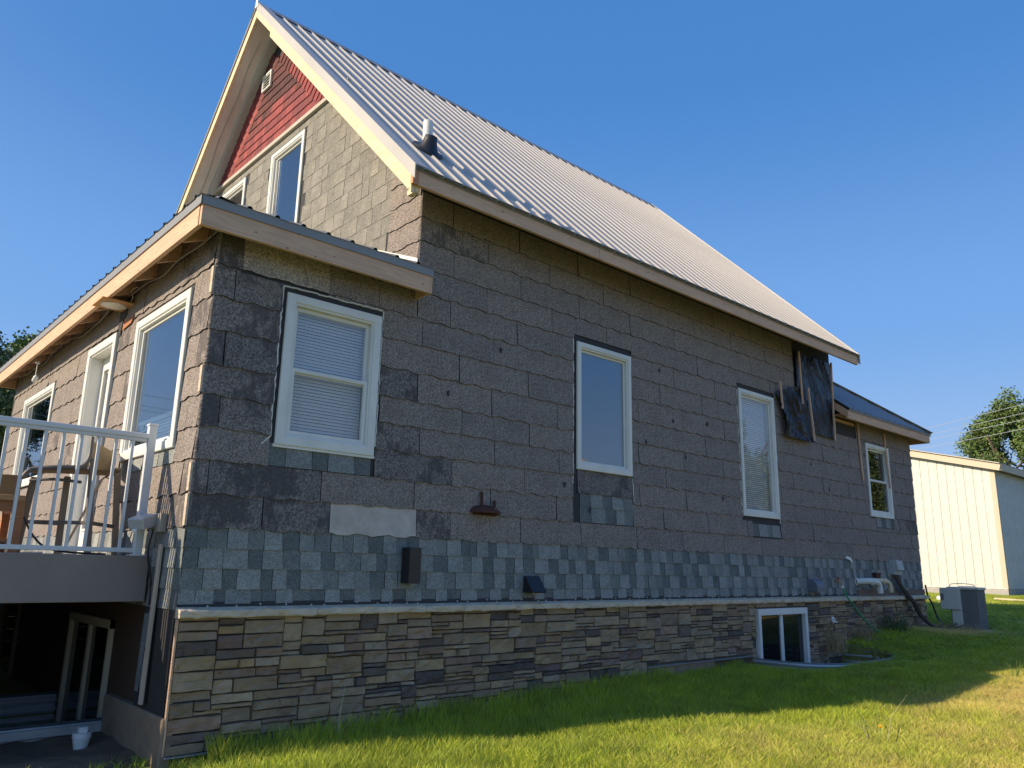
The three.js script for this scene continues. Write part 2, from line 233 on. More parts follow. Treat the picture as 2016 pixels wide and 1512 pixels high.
// a strip bent round an outside corner
function cornerRoll(cx, cz, v0, v1, k, wall) {
  const s = new Soup(), n = 7, r = 0.030; s.k = 1; const P = (i, v, f) => { const a = Math.PI / 2 * i / n, q = r - 0.002 - 0.010 * f; return [cx + 0.014 - Math.sin(a) * q, v, cz - 0.014 + Math.cos(a) * q]; };
  for (let i = 0; i < n; i++) s.quad(P(i + 1, v0 + wave(0.02 * i, k), 0), P(i, v0 + wave(0.02 * i, k), 0), P(i, v1 + 0.02, 1), P(i + 1, v1 + 0.02, 1));
  part('siding_strip', s.build(null, true, rr(0, 9), rr(0, 9)), R() < 0.5 ? M.worn[0] : M.siding[1], wall);
}
function sidingField(wall, u0, u1, rows, holes, pick, opt = {}) {
  for (let k = 0; k < rows.length - 1; k++) {
    let u = u0 - ((k % 2) * 0.457 + 0.33 + (opt.shift ?? 0)) ;
    while (u < u1) {
      const w = 0.914 + rr(-0.03, 0.03), a = Math.max(u0, u), b = Math.min(u1, u + w), gap = R() < 0.3 ? rr(0.008, 0.014) : rr(0.0035, 0.007); u += w;
      if (b - a < 0.03) continue;
      const c0 = R() < 0.3 ? rr(0.002, 0.008) : 0, c1 = R() < 0.3 ? rr(0.002, 0.008) : 0;
      const end = opt.end ? opt.end(k) : u1, bb = Math.min(b, end); if (bb - a < 0.03) continue;
      const m = pick((a + b) / 2, (rows[k] + rows[k + 1]) / 2, k);
      if (!m) continue;
      const gs = strips(a + gap / 2, bb - gap / 2, rows[k], rows[k + 1], k + (opt.k0 ?? 0), holes, x => c0 * Math.exp(-(x - a) / 0.08) + c1 * Math.exp(-(b - x) / 0.08) + 0.0015 * Math.sin(x * 9 + k));
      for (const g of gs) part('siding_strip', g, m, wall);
    }
  }
}
// laminated shingle tabs in rows
function tab(u0, u1, v0, v1, t, skew0 = 0, skew1 = 0) {
  const s = new Soup(); s.k = 1; const top = v1 + 0.02, A = [u0, v0, t], B = [u1, v0, t], C = [u1 + skew1, top, 0.003], D = [u0 + skew0, top, 0.003];
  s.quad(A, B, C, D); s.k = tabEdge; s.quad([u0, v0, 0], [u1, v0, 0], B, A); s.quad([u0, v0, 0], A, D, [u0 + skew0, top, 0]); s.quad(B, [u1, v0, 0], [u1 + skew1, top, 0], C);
  return s.build(null, true, rr(0, 9), rr(0, 9));
}
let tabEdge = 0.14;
function tabField(wall, u0, u1, rows, holes, name, opt = {}) {
  for (let k = 0; k < rows.length - 1; k++) {
    let u = u0, odd = R() < 0.5;
    while (u < u1 - 0.02) {
      let w = odd ? rr(0.10, 0.21) : rr(0.13, 0.27); if (opt.scale) w *= opt.scale; let b = Math.min(u + w, u1); if (u1 - b < 0.05) b = u1;
      const m = (u + b) / 2, vm = (rows[k] + rows[k + 1]) / 2; let skip = opt.clip && !opt.clip(m, vm, k), lo = rows[k], hi = rows[k + 1], a2 = u, b2 = b;
      for (const h of holes) if (m > h[0] && m < h[1] && vm > h[2] - 0.05 && vm < h[3] + 0.05) { if (h[2] > lo + 0.04) hi = Math.min(hi, h[2] - 0.02); else if (h[3] < hi - 0.04) lo = h[3]; else skip = true; }
        else if (vm > h[2] && vm < h[3]) { if (a2 < h[0] && b2 > h[0]) b2 = h[0]; if (a2 < h[1] && b2 > h[1]) a2 = h[1]; }
      const seam = R() < 0.22 ? 0.0045 : 0.0012;
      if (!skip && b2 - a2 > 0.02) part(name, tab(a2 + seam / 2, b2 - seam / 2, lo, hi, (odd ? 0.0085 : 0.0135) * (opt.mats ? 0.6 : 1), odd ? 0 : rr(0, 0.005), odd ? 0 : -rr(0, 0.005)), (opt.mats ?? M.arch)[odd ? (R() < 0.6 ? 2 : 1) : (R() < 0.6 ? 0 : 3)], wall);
      odd = R() < 0.86 ? !odd : odd; u = b;
    }
  }
}

// ------------------------------------------------------------------ house: walls
const longWall = part('wall', shapeGeo([[0.02, 1.03], [XE - 0.02, 1.03], [XE - 0.02, 4.10], [XR, 4.10], [XR, 5.2], [X1, 5.2], [X1, 4.12], [0.02, 4.12]], [W1, W2, W3, W4].map(w => rectH(...inset(w, 0.03))), 0.16, -0.1605), M.felt, house, 'shaded wall clad in grey brown siding strips');
const FRONT = -Math.PI / 2;
const frontWall = part('wall', shapeGeo([[ZB, 1.1], [-0.02, 1.1], [-0.02, 4.14], [ZB, 4.14]], [F1, F3, FD].map(w => rectH(...inset(w, 0.03))), 0.16, -0.1605), M.felt, house, 'sunlit porch wall with door and picture windows');
frontWall.rotation.y = FRONT;
const yUnder = u => (u > -3.69 ? ROOFK - u : ROOFK + 7.38 + u) - 0.20;
const gableWall = part('wall', shapeGeo([[ZB, 4.2], [-0.01, 4.2], [-0.01, yUnder(-0.01)], [-3.69, yUnder(-3.69)], [ZB, yUnder(ZB)]], [G1, G2].map(w => rectH(...inset(w, 0.03))), 0.14, -0.1405), M.felt, house, 'sunlit gable wall above the porch roof');
gableWall.rotation.y = FRONT; gableWall.position.x = X1;
part('wall', [box(0, XE, 1.0, 4.2, ZB - 0.15, ZB), box(XE - 0.15, XE - 0.001, 0.2, 4.1, ZB, -0.17), box(XR - 0.15, XR, 4.1, 5.3, ZB, -0.01), box(0.2, XE - 0.2, 1.16, 1.22, ZB, -0.2), box(0.2, XE - 0.2, 4.14, 4.2, ZB, -0.2), box(5.4, 5.5, 1.22, 4.1, ZB, -0.17), box(9.4, 9.5, 1.22, 4.1, ZB, -0.17)], M.room, house);
part('wall', shapeGeo([[ZB, 4.8], [-0.01, 4.8], [-0.01, yUnder(-0.01)], [-3.69, yUnder(-3.69)], [ZB, yUnder(ZB)]], [], 0.1, 0), M.felt, house).applyMatrix4(new THREE.Matrix4().makeRotationY(FRONT).setPosition(XR - 0.11, 0, 0));
{
  // long wall siding; patches of new shingles and an open patch are left out
  const m = 0.035, H = [[W1[0] - 0.037, W1[1] + 0.022, 2.19, W1[3] + 0.05], [W2[0] - 0.05, W2[1] + 0.02, 1.937, W2[3] + 0.075], [W3[0] - 0.02, W3[1] + 0.02, 2.14, W3[3] + 0.07], [7.61, 8.35, 1.92, 2.2], [W4[0] - 0.02, W4[1] + 0.02, W4[2] - 0.02, W4[3] + 0.02], [11.52, 12.25, 2.24, 2.45], [10.27, 11.02, 3.70, 4.10], [1.14, 2.01, 1.66, 1.937], [9.0, 10.25, 3.62, 5.2]];
  const pick = (u, v) => { const d = u < 3.4 ? 0.95 - 0.26 * u * (v > 3.4 ? 1.5 : 1) : v < 2.2 && u < 7 ? 0.06 : 0.01; const x = R(); return x < d ? M.worn[Math.floor(R() * 3)] : M.siding[Math.floor(R() * 4)]; };
  const top = k => k >= 8 ? ROWS[k] : 0;
  H.push([0.20, 0.98, 3.70, 3.985]);
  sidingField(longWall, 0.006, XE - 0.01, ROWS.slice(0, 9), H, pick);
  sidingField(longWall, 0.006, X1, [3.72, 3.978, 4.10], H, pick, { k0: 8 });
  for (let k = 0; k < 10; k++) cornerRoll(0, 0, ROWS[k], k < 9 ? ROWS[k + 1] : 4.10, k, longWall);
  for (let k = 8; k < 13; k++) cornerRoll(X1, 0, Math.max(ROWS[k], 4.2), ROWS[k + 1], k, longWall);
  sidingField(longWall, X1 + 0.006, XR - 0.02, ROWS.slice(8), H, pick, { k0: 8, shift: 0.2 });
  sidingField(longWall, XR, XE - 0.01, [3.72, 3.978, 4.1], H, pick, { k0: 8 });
  part('siding_strip', strip(W2[0] + 0.02, W2[1] + 0.01, 2.255, 2.50, 3, [], () => 0), M.worn[1], longWall, 'dark strip under the clear window');
  part('siding_strip', strip(1.145, 2.005, 1.694, 1.937, 0, [], () => 0.001), M.pale, longWall, 'smooth pale patch strip with nail heads');
  part('siding_strip', strip(0.203, 0.977, 3.72, 3.975, 8, [], () => 0.002), M.paleGrain, longWall, 'paler strip above the double hung window');
  const LOW = [1.150, 1.252, 1.400, 1.545, 1.705];
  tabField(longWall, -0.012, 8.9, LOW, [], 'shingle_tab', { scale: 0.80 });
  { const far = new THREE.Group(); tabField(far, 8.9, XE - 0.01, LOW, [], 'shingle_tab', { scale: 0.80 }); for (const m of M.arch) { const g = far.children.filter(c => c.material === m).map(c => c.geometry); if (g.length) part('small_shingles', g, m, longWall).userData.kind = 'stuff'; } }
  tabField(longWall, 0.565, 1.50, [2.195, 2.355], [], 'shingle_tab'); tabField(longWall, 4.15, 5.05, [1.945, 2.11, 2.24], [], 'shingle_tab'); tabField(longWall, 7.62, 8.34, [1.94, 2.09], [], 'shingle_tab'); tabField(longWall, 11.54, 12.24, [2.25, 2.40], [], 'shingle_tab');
  for (const [x, y] of [[2.95, 3.62], [5.85, 3.28], [6.1, 2.86], [3.9, 2.33], [5.6, 3.9], [9.35, 3.1], [6.6, 3.35], [2.3, 3.05], [9.9, 2.75], [5.3, 2.95], [4.3, 2.08], [6.9, 2.4]]) { const n = 7, pts = []; for (let i = 0; i < n; i++) { const a = i / n * 6.28, q = rr(0.012, 0.034); pts.push([x + q * Math.cos(a) * 0.7, y + q * Math.sin(a) * 1.3]); } part('torn_spot', shapeGeo(pts, [], 0.004, 0.0185), M.felt, longWall); }
  // foam beads round the windows
  const bead = (a, b) => { const n = Math.max(6, Math.round(Math.hypot(b[0] - a[0], b[1] - a[1]) / 0.03)), pts = []; for (let i = 0; i <= n; i++) { const t = i / n; pts.push([a[0] + (b[0] - a[0]) * t + rr(-0.005, 0.005), a[1] + (b[1] - a[1]) * t + rr(-0.005, 0.005), 0.004 + rr(-0.003, 0.004)]); } return tube(pts, 0.0075, n * 2, 5); };
  part('foam_bead', [bead([0.565, 3.68], [0.565, 2.42]), bead([0.565, 3.685], [1.53, 3.70]), bead([1.535, 3.69], [1.535, 2.45]), bead([0.565, 2.42], [0.50, 2.36])], M.foam, longWall);
  part('foam_bead', [bead([W2[0] - 0.047, 4.02], [W2[0] - 0.047, 2.35]), bead([W2[1] + 0.025, 2.5], [W2[1] + 0.03, 2.2])], M.foam, longWall);
  part('foam_bead', [bead([W3[0] - 0.022, 3.95], [W3[0] - 0.022, 2.2]), bead([W3[1] + 0.025, 3.9], [W3[1] + 0.025, 2.15])], M.foam, longWall);
  // black membrane strip with nail heads over the stone cap
  const mem = part('membrane_strip', box(0.0, XE, 1.115, 1.165, 0.002, 0.012), M.felt, longWall), nails = [];
  for (let u = 0.1; u < XE; u += rr(0.1, 0.24)) nails.push(new THREE.CylinderGeometry(0.007, 0.007, 0.006, 6).rotateX(Math.PI / 2).translate(u, rr(1.125, 1.155), 0.014));
  part('nail_head', nails, M.galv, mem);
  part('trim_board', box(10.6, XE, 1.135, 1.225, 0.004, 0.03), std(lin(0.20, 0.15, 0.12), { map: mk.wood }), longWall, 'brown board above the stone cap');
  part('trim_board', box(10.28, 10.98, 3.91, 3.96, -0.02, 0.012), M.lumber, longWall, 'exposed board in the open patch under the eave');
}
{
  // front wall: strips, shingle rows low, patch under the window
  const H = [[F1[0] - 0.03, F1[1] + 0.03, 2.19, F1[3] + 0.04], [F3[0] - 0.02, F3[1] + 0.02, F3[2] - 0.03, F3[3] + 0.02], [FD[0] - 0.03, FD[1] + 0.03, 1.2, FD[3] + 0.05]];
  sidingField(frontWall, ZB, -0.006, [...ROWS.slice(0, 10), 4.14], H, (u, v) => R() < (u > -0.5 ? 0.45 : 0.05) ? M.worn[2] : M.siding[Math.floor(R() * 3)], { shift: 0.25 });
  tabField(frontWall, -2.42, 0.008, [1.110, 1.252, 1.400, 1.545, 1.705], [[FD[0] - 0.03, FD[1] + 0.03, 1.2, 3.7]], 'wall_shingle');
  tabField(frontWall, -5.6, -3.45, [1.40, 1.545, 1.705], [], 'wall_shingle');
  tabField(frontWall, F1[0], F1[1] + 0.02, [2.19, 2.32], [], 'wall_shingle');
  // bare wood and tear marks along the corner
  for (const [a, b] of [[1.70, 1.93], [1.95, 2.16], [2.69, 2.90], [3.48, 3.70]]) part('corner_board', rbox(-0.040, 0.004, a, b, 0.004, 0.0225, 0.003), M.weathered, frontWall);
  part('membrane_strip', shapeGeo([[-2.44, 3.72], [-2.34, 3.60], [-2.30, 3.78], [-2.22, 3.80], [-2.24, 3.96], [-2.42, 3.97]], [], 0.006, 0.016), M.felt, frontWall, 'torn black felt between door and window');
  part('trim_board', shapeGeo([[-2.29, 3.66], [-2.02, 3.68], [-1.94, 3.75], [-2.12, 3.74], [-2.24, 3.77]], [], 0.006, 0.016), std(lin(0.50, 0.20, 0.10), { map: mk.wood }), frontWall, 'patch of bare reddish wood beside the torn felt');
  // dark papered base with ragged shingle ends, tan footing
  part('base_panel', box(-0.66, -0.03, 0.40, 1.12, -0.06, 0.004), M.paper, frontWall, 'black papered base by the corner');
  part('footing', shapeGeo([[-1.30, -0.6], [0.045, -0.6], [0.045, 0.33], [0.03, 0.40], [-1.30, 0.40]], [], 0.08, -0.05, 0.01), M.tanbase, frontWall, 'tan plastered footing');
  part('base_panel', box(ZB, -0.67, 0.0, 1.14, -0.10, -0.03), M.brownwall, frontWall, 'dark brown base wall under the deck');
  for (const [a, b, y0, y1] of [[-0.66, -0.56, 0.56, 1.10], [-0.56, -0.47, 0.53, 0.80], [-0.56, -0.47, 0.82, 1.10], [-0.66, -0.58, 0.50, 0.74]]) part('wall_shingle', tab(a, b, y0, y1, 0.012), M.arch[1], frontWall);
}
// gable: laminated shingles, brown strips by the corner, red shingles above
{
  const rows = []; for (let y = 4.77; y < 7.02; y += 0.193) rows.push(Math.min(y, 7.0)); rows.push(7.0); rows.unshift(4.577);
  const H = [[G1[0] - 0.02, G1[1] + 0.02, G1[2], G1[3] + 0.02], [G2[0] - 0.02, G2[1] + 0.02, G2[2], G2[3] + 0.02]];
  const edge = v => -0.30 - 0.25 * (hash(Math.floor(v * 5.18), 3, 5)) - Math.max(0, (v - 5.25)) * 0.9;
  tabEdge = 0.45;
  tabField(gableWall, -6.2, -0.35, rows, H, 'gable_shingle', { clip: (u, v) => v < yUnder(u) + 0.05 && u < (v > 5.36 ? -0.2 : -0.46 - 0.12 * hash(Math.floor(v * 5.18), 3, 5)), mats: M.gab });
  sidingField(gableWall, -0.56, -0.006, [4.235, 4.502, 4.749, 4.99, 5.23, 5.36], [], (u, v) => M.siding[Math.floor(R() * 3)], { k0: 10, shift: -0.1 });
  part('frieze_board', box(-6.3, -1.6, 7.0, 7.055, 0.0, 0.045), std(lin(0.50, 0.46, 0.40), { map: mk.paint }), gableWall);
  const inner = 4.70, E = 0.130;
  const shingle = (pts, m) => { // four corners bottom-left, bottom-right, top-right, top-left; bottom proud
    const s = new Soup(), q = pts.map((p, i) => [p[0], p[1], i < 2 ? 0.034 : 0.022]), b = pts.map(p => [p[0], p[1], 0.0]); s.quad(...q);
    for (let i = 0; i < 4; i++) { const j = (i + 1) % 4; s.quad(b[i], b[j], q[j], q[i]); } part('red_shingle', s.build(null, true, rr(0, 5), rr(0, 5)), m, gableWall); };
  const mir = u => -7.38 - u;
  for (let k = 0, y = 7.06; y < 8.60; y += E, k++) {
    const ul = Math.max(-5.9, y - (inner + 7.38)), ur = inner - y; let u = ul + rr(0, 0.05) - 0.05; let first = true;
    while (u < ur - 0.015) { const w = rr(0.085, 0.17), a = Math.max(u, ul), b = Math.min(u + w, ur); u += w; if (b - a < 0.01) continue; const top = y + E + 0.02;
      const cutL = first ? Math.max(0, (y + E) - (inner + 7.38) - ul) : 0; first = false; const cl = Math.min(b - 0.002, a), b2 = Math.min(b, inner - (y + E) + 0.001); const isLast = b >= ur - 1e-6;
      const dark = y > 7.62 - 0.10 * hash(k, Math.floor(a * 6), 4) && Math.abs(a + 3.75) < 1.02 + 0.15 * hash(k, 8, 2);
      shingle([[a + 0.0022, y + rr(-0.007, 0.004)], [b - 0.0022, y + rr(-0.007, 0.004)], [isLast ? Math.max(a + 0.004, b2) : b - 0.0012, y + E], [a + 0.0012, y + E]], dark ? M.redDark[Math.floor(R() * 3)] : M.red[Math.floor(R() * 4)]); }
  }
  // band of shingles laid along the rakes
  for (const side of [1, -1]) for (let t = 0; t < 2.50; t += 0.128) {
    const P = (along, out) => { const u = -3.69 + 0.34 + along * 0.7071 + out * 0.7071 - 0.34, v = inner + 3.69 - along * 0.7071 + out * 0.7071; return [side > 0 ? u : mir(u), v]; };
    const q = [P(t + 0.128, 0), P(t + 0.128, 0.36), P(t - 0.005, 0.36), P(t - 0.005, 0)]; if (q[0][1] < 7.06 && q[1][1] < 7.06) continue; for (const p of q) p[1] = Math.max(p[1], 7.06);
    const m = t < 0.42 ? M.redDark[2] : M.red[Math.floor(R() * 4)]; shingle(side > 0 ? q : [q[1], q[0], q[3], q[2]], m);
  }
  const vent = part('gable_vent', ring(-4.11, -3.83, 8.045, 8.31, 0.028, 0.03, 0.062), M.white, gableWall);
  for (let i = 0; i < 5; i++) part('louver', box(-4.085, -3.855, -0.018, 0.018, -0.004, 0.004).rotateX(-0.6).translate(0, 8.088 + i * 0.045, 0.045), M.white, vent);
  part('vent_screen', box(-4.085, -3.855, 8.07, 8.285, 0.028, 0.035), M.dark, vent);
  // white flashing up the porch roof
  part('flashing', shapeGeo([[0.0, 4.19], [0.0, 4.315], [-1.9, 5.107], [-5.5, 5.107], [-5.5, 4.98], [-1.9, 4.98]], [], 0.004, 0.016), M.flash, gableWall);
}

// ------------------------------------------------------------------ windows and door (wall coordinates)
function blindGeo(u0, u1, v0, v1, n, pitch = 0.030, tilt = 0.9) { const a = []; for (let v = v0 + pitch / 2; v < v1; v += pitch) a.push(new THREE.BoxGeometry(u1 - u0, 0.0022, 0.027).rotateX(tilt + rr(-0.05, 0.05)).translate((u0 + u1) / 2, v, n)); a.push(box(u0, u1, v1 - 0.03, v1 + 0.005, n - 0.02, n + 0.02)); for (const f of [0.18, 0.82]) a.push(box(u0 + (u1 - u0) * f, u0 + (u1 - u0) * f + 0.003, v0, v1, n + 0.012, n + 0.014)); return merge(a); }
function pane(u0, u1, v0, v1, n, m, parent) { const g = new THREE.PlaneGeometry(u1 - u0, v1 - v0).rotateY(rr(-0.002, 0.002)).rotateX(rr(-0.002, 0.002)).translate((u0 + u1) / 2, (v0 + v1) / 2, n); return part('pane', g, m, parent); }
function windowUnit(wall, w, o = {}) {
  const [a, b, c, d] = w, cw = o.casing ?? 0.058, two = (x0, x1, y0, y1, n, g, w) => { pane(x0, x1, y0, y1, n, g, w); if (g === M.glassBright) pane(x0, x1, y0, y1, n - 0.014, g, w); }, m = o.mat ?? M.vinyl, n0 = o.out ?? 0.03;
  const win = part('window', ring(a, b, c, d, cw, 0.001, n0, 0.005), m, wall, o.label);
  part('frame', ring(a + cw - 0.004, b - cw + 0.004, c + cw - 0.004, d - cw + 0.004, 0.022, -0.09, n0 - 0.012, 0.003), m, win);
  const x0 = a + cw + 0.018, x1 = b - cw - 0.018, y0 = c + cw + 0.018, y1 = d - cw - 0.018, g = o.glass ?? M.glass;
  if (o.kind === 'hung') { const ym = y0 + (y1 - y0) * 0.49; part('sash', ring(x0, x1, ym - 0.02, y1, 0.034, -0.055, -0.022, 0.004), m, win); part('sash', ring(x0, x1, y0, ym + 0.026, 0.036, -0.03, 0.004, 0.004), m, win); two(x0 + 0.03, x1 - 0.03, ym, y1 - 0.03, -0.034, o.glassTop ?? g, win); pane(x0 + 0.03, x1 - 0.03, y0 + 0.03, ym, -0.014, g, win); }
  else { part('sash', ring(x0, x1, y0, y1, 0.028, -0.05, -0.012, 0.004), m, win); two(x0 + 0.024, x1 - 0.024, y0 + 0.024, y1 - 0.024, -0.022, g, win); }
  if (o.blind) part('blind', blindGeo(x0 + 0.012, x1 - 0.012, o.blind[0] ?? y0, o.blind[1] ?? y1, -0.085, 0.028, o.tilt ?? 1.2), M.blind, win);
  part('reveal', [box(a + 0.032, x0 + 0.004, c + 0.03, d - 0.03, -0.2, -0.09), box(x1 - 0.004, b - 0.032, c + 0.03, d - 0.03, -0.2, -0.09)], M.room, win);
  return win;
}
windowUnit(longWall, W1, { kind: 'hung', casing: 0.075, glassTop: M.glassMid, blind: [null, null], label: 'double hung window with closed blinds on the shaded porch side' });
windowUnit(longWall, W2, { glass: M.glassBright, label: 'clear tall casement window reflecting the sky' });
windowUnit(longWall, W3, { glass: M.glassMid, blind: [null, null], label: 'tall casement window with lowered blinds' });
windowUnit(longWall, W4, { kind: 'hung', glass: M.glassBright, glassTop: M.glassBright, casing: 0.062, label: 'small double hung window at the rear' });
windowUnit(frontWall, F1, { casing: 0.075, blind: [null, 2.66], glass: M.glassBright, label: 'large picture window beside the corner' });
windowUnit(frontWall, F3, { casing: 0.07, glass: M.glassBright, label: 'wide picture window beyond the porch door' });
windowUnit(gableWall, G1, { casing: 0.06, glass: M.glassBright, label: 'tall upstairs gable window' });
windowUnit(gableWall, G2, { casing: 0.06, glass: M.glassBright, label: 'upstairs gable window half hidden by the porch roof' });
part('sill_flange', box(W1[0] - 0.01, W1[1] + 0.01, W1[2] - 0.02, W1[2] + 0.004, 0.0, 0.02), M.vinyl, longWall);
{
  const [a, b, c, d] = FD, door = part('door', shapeGeo([[a, c], [a, d], [b, d], [b, c], [b - 0.085, c], [b - 0.085, d - 0.085], [a + 0.085, d - 0.085], [a + 0.085, c]].reverse(), [], 0.035, 0.002, 0.004), M.vinyl, frontWall, 'white porch door with a tall glass light');
  part('jamb', [box(a + 0.07, a + 0.10, c, d - 0.07, -0.15, 0.02), box(b - 0.10, b - 0.07, c, d - 0.07, -0.15, 0.02), box(a + 0.07, b - 0.07, d - 0.10, d - 0.07, -0.15, 0.02)], M.vinyl, door);
  part('door_slab', shapeGeo(rect(a + 0.10, b - 0.10, c + 0.02, d - 0.10), [rectH(a + 0.22, b - 0.22, c + 0.28, d - 0.24)], 0.044, -0.145), M.white, door);
  part('frame', ring(a + 0.20, b - 0.20, c + 0.26, d - 0.22, 0.03, -0.105, -0.09, 0.003), M.white, door);
  pane(a + 0.22, b - 0.22, c + 0.28, d - 0.24, -0.12, M.glass, door); part('blind', blindGeo(a + 0.22, b - 0.22, c + 0.28, d - 0.24, -0.135, 0.02, 0.9), M.blind, door);
  part('handle', [cyl(0.03, 0.03, 0.01, 14, 0, 0, 0).rotateX(Math.PI / 2).translate(a + 0.16, 2.45, -0.10), tube([[a + 0.16, 2.45, -0.09], [a + 0.16, 2.45, -0.05], [a + 0.20, 2.45, -0.045], [a + 0.27, 2.445, -0.045]], 0.008, 12)], M.galv, door);
  const bw = part('window', [box(BWIN[0], BWIN[1], BWIN[3] - 0.07, BWIN[3], -0.03, 0.012), box(BWIN[0], BWIN[0] + 0.045, BWIN[2], BWIN[3], -0.03, 0.01), box(BWIN[1] - 0.035, BWIN[1], BWIN[2], BWIN[3], -0.03, 0.01), box(-2.12, -2.07, BWIN[2], BWIN[3] - 0.07, -0.03, 0.0)], std(lin(0.62, 0.52, 0.38), { map: mk.paint, roughness: 0.6 }), frontWall, 'cream framed basement slider under the deck');
  part('pane', new THREE.PlaneGeometry(1.2, 1.1).translate(-2.1, 0.38, -0.028), new THREE.MeshPhysicalMaterial({ color: lin(0.008, 0.010, 0.013), roughness: 0.02, ior: 1.6 }), bw);
  const bw2 = part('window', [ring(-5.95, -5.0, 0.1, 0.93, 0.04, -0.03, 0.01)], M.tanbase, frontWall, 'far basement window under the deck'); part('pane', new THREE.PlaneGeometry(0.9, 0.8).translate(-5.47, 0.5, -0.028), new THREE.MeshPhysicalMaterial({ color: lin(0.02, 0.025, 0.03), roughness: 0.03, ior: 1.6 }), bw2);
}

// ------------------------------------------------------------------ stone base
const stoneBase = part('stone_base', [box(0.03, XE - 0.02, -0.9, 1.07, -0.15, 0.012)], M.grout, house);
{
  const y0 = 0.16, y1 = 1.068, NR = 27, dy = (y1 - y0) / NR, U1 = XE - 0.01, u = new Array(NR).fill(0.0), list = [];
  const row = r => y0 + r * dy, holes = [[WB[0] - 0.03, WB[1] + 0.02, -1, WB[3] + 0.01], [5.20, 7.40, -1, 0.41]];
  const blocked = (r, x) => holes.find(h => row(r) < h[3] - 0.01 && x >= h[0] - 0.02 && x < h[1] - 0.005), ahead = (r, x) => holes.filter(h => row(r) < h[3] - 0.01 && h[0] > x - 0.02).reduce((m, h) => Math.min(m, h[0]), U1);
  let guard = 0;
  while (guard++ < 6000) {
    let r = 0; for (let i = 1; i < NR; i++) if (u[i] < u[r] - 1e-4) r = i; if (u[r] >= U1 - 0.004) break;
    const bl = blocked(r, u[r]); if (bl) { u[r] = bl[1]; continue; }
    let kmax = 1; while (r + kmax < NR && Math.abs(u[r + kmax] - u[r]) < 0.022 && !blocked(r + kmax, u[r + kmax]) && kmax < 5) kmax++;
    const x = R(); let k = x < 0.34 ? 1 : x < 0.70 ? 2 : x < 0.92 ? 3 : 4; k = Math.min(k, kmax);
    const w = k === 1 ? rr(0.11, 0.36) : k === 2 ? rr(0.13, 0.38) : k === 3 ? rr(0.15, 0.42) : rr(0.16, 0.36); let end = u[r] + w;
    if (kmax < 3) for (const q of R() < 0.5 ? [r + kmax, r - 1] : [r - 1, r + kmax]) if (q >= 0 && q < NR && u[q] > u[r] + 0.07 && u[q] < u[r] + 0.46) { end = u[q]; k = kmax; break; }
    for (const q of [r - 1, r + k]) if (q >= 0 && q < NR && u[q] > u[r] + 0.10 && Math.abs(u[q] - end) < 0.09) end = u[q];
    for (let q = r; q < r + k; q++) { const a = ahead(q, u[q]); if (end > a - 0.07) end = Math.max(a, u[q] + 0.01); }
    const sl = R() < 0.25 ? rr(-0.02, 0.02) : rr(-0.004, 0.004);
    list.push({ a0: u[r], a1: u[r + k - 1], b: end, sl, r, k }); for (let q = r; q < r + k; q++) u[q] = end;
  }
  const pal = [[0.45, 0.325, 0.195], [0.41, 0.295, 0.185], [0.48, 0.35, 0.21], [0.43, 0.325, 0.215], [0.38, 0.28, 0.19], [0.49, 0.375, 0.25], [0.34, 0.25, 0.175], [0.39, 0.265, 0.19], [0.44, 0.335, 0.235]], dk = [[0.145, 0.12, 0.105], [0.17, 0.135, 0.115], [0.21, 0.16, 0.13], [0.25, 0.165, 0.135]];
  const geo = s => {
    const g = 0.0017, yb = row(s.r) + g, yt = row(s.r + s.k) - g, d = rr(0.026, 0.056), nx = Math.max(2, Math.round((s.b - s.a0) / 0.08)), ny = Math.max(1, Math.round(s.k / 2)), A = [], q = 0.005;
    const us = t => [s.a0 + g + (s.a1 - s.a0) * t + s.sl * 0 + 0, s.b - g + s.sl * (t - 0.5) * (s.b < 13.2 ? 0.6 : 0)];
    const fr = n => { const f = [0, 1e-3]; f.length = 0; f.push([0, 0]); for (let i = 0; i <= n; i++) f.push([i / n, 1]); f.push([1, 0]); return f; };
    const FU = fr(nx), FV = fr(ny), wob = FU.map(() => rr(-0.003, 0.003)), wob2 = FU.map(() => rr(-0.003, 0.003));
    FV.forEach(([tv, iv], j) => A.push(FU.map(([tu, iu], i) => { const [l, r] = us(tv), e = iu * iv; let x = l + (r - l) * tu, y = yb + (yt - yb) * tv; if (iu) x += tu === 0 ? q : tu === 1 ? -q : rr(-0.01, 0.01); if (iv) y += tv === 0 ? q : tv === 1 ? -q : rr(-0.006, 0.006); y += tv < 0.5 ? wob[i] * (1 - tv) : wob2[i] * tv; return [x, y, e ? d + rr(-0.013, 0.008) : 0.0]; })));
    const sp = new Soup(); for (let j = 0; j < A.length - 1; j++) for (let i = 0; i < A[0].length - 1; i++) sp.quad(A[j][i], A[j][i + 1], A[j + 1][i + 1], A[j + 1][i]);
    const base = R() < 0.18 ? dk[Math.floor(R() * 4)] : pal[Math.floor(R() * pal.length)], f = rr(0.86, 1.14); return sp.build(base.map(c => c * f), true, rr(0, 9), rr(0, 9));
  };
  for (const s of list) { const x = (s.a0 + s.b) / 2; s.px = (s.b - s.a0) * s.k / ((x + 2.1) ** 2 + 34); }
  list.sort((a, b) => b.px - a.px); const rest = [];
  list.forEach((s, i) => { if (s.b - s.a0 < 0.012) return; const g = geo(s).translate(0, 0, 0.012); if (i < 300) part('stone', g, M.stone, stoneBase); else rest.push(g); });
  const r = part('small_stones', rest, M.stone, stoneBase); r.userData.kind = 'stuff';
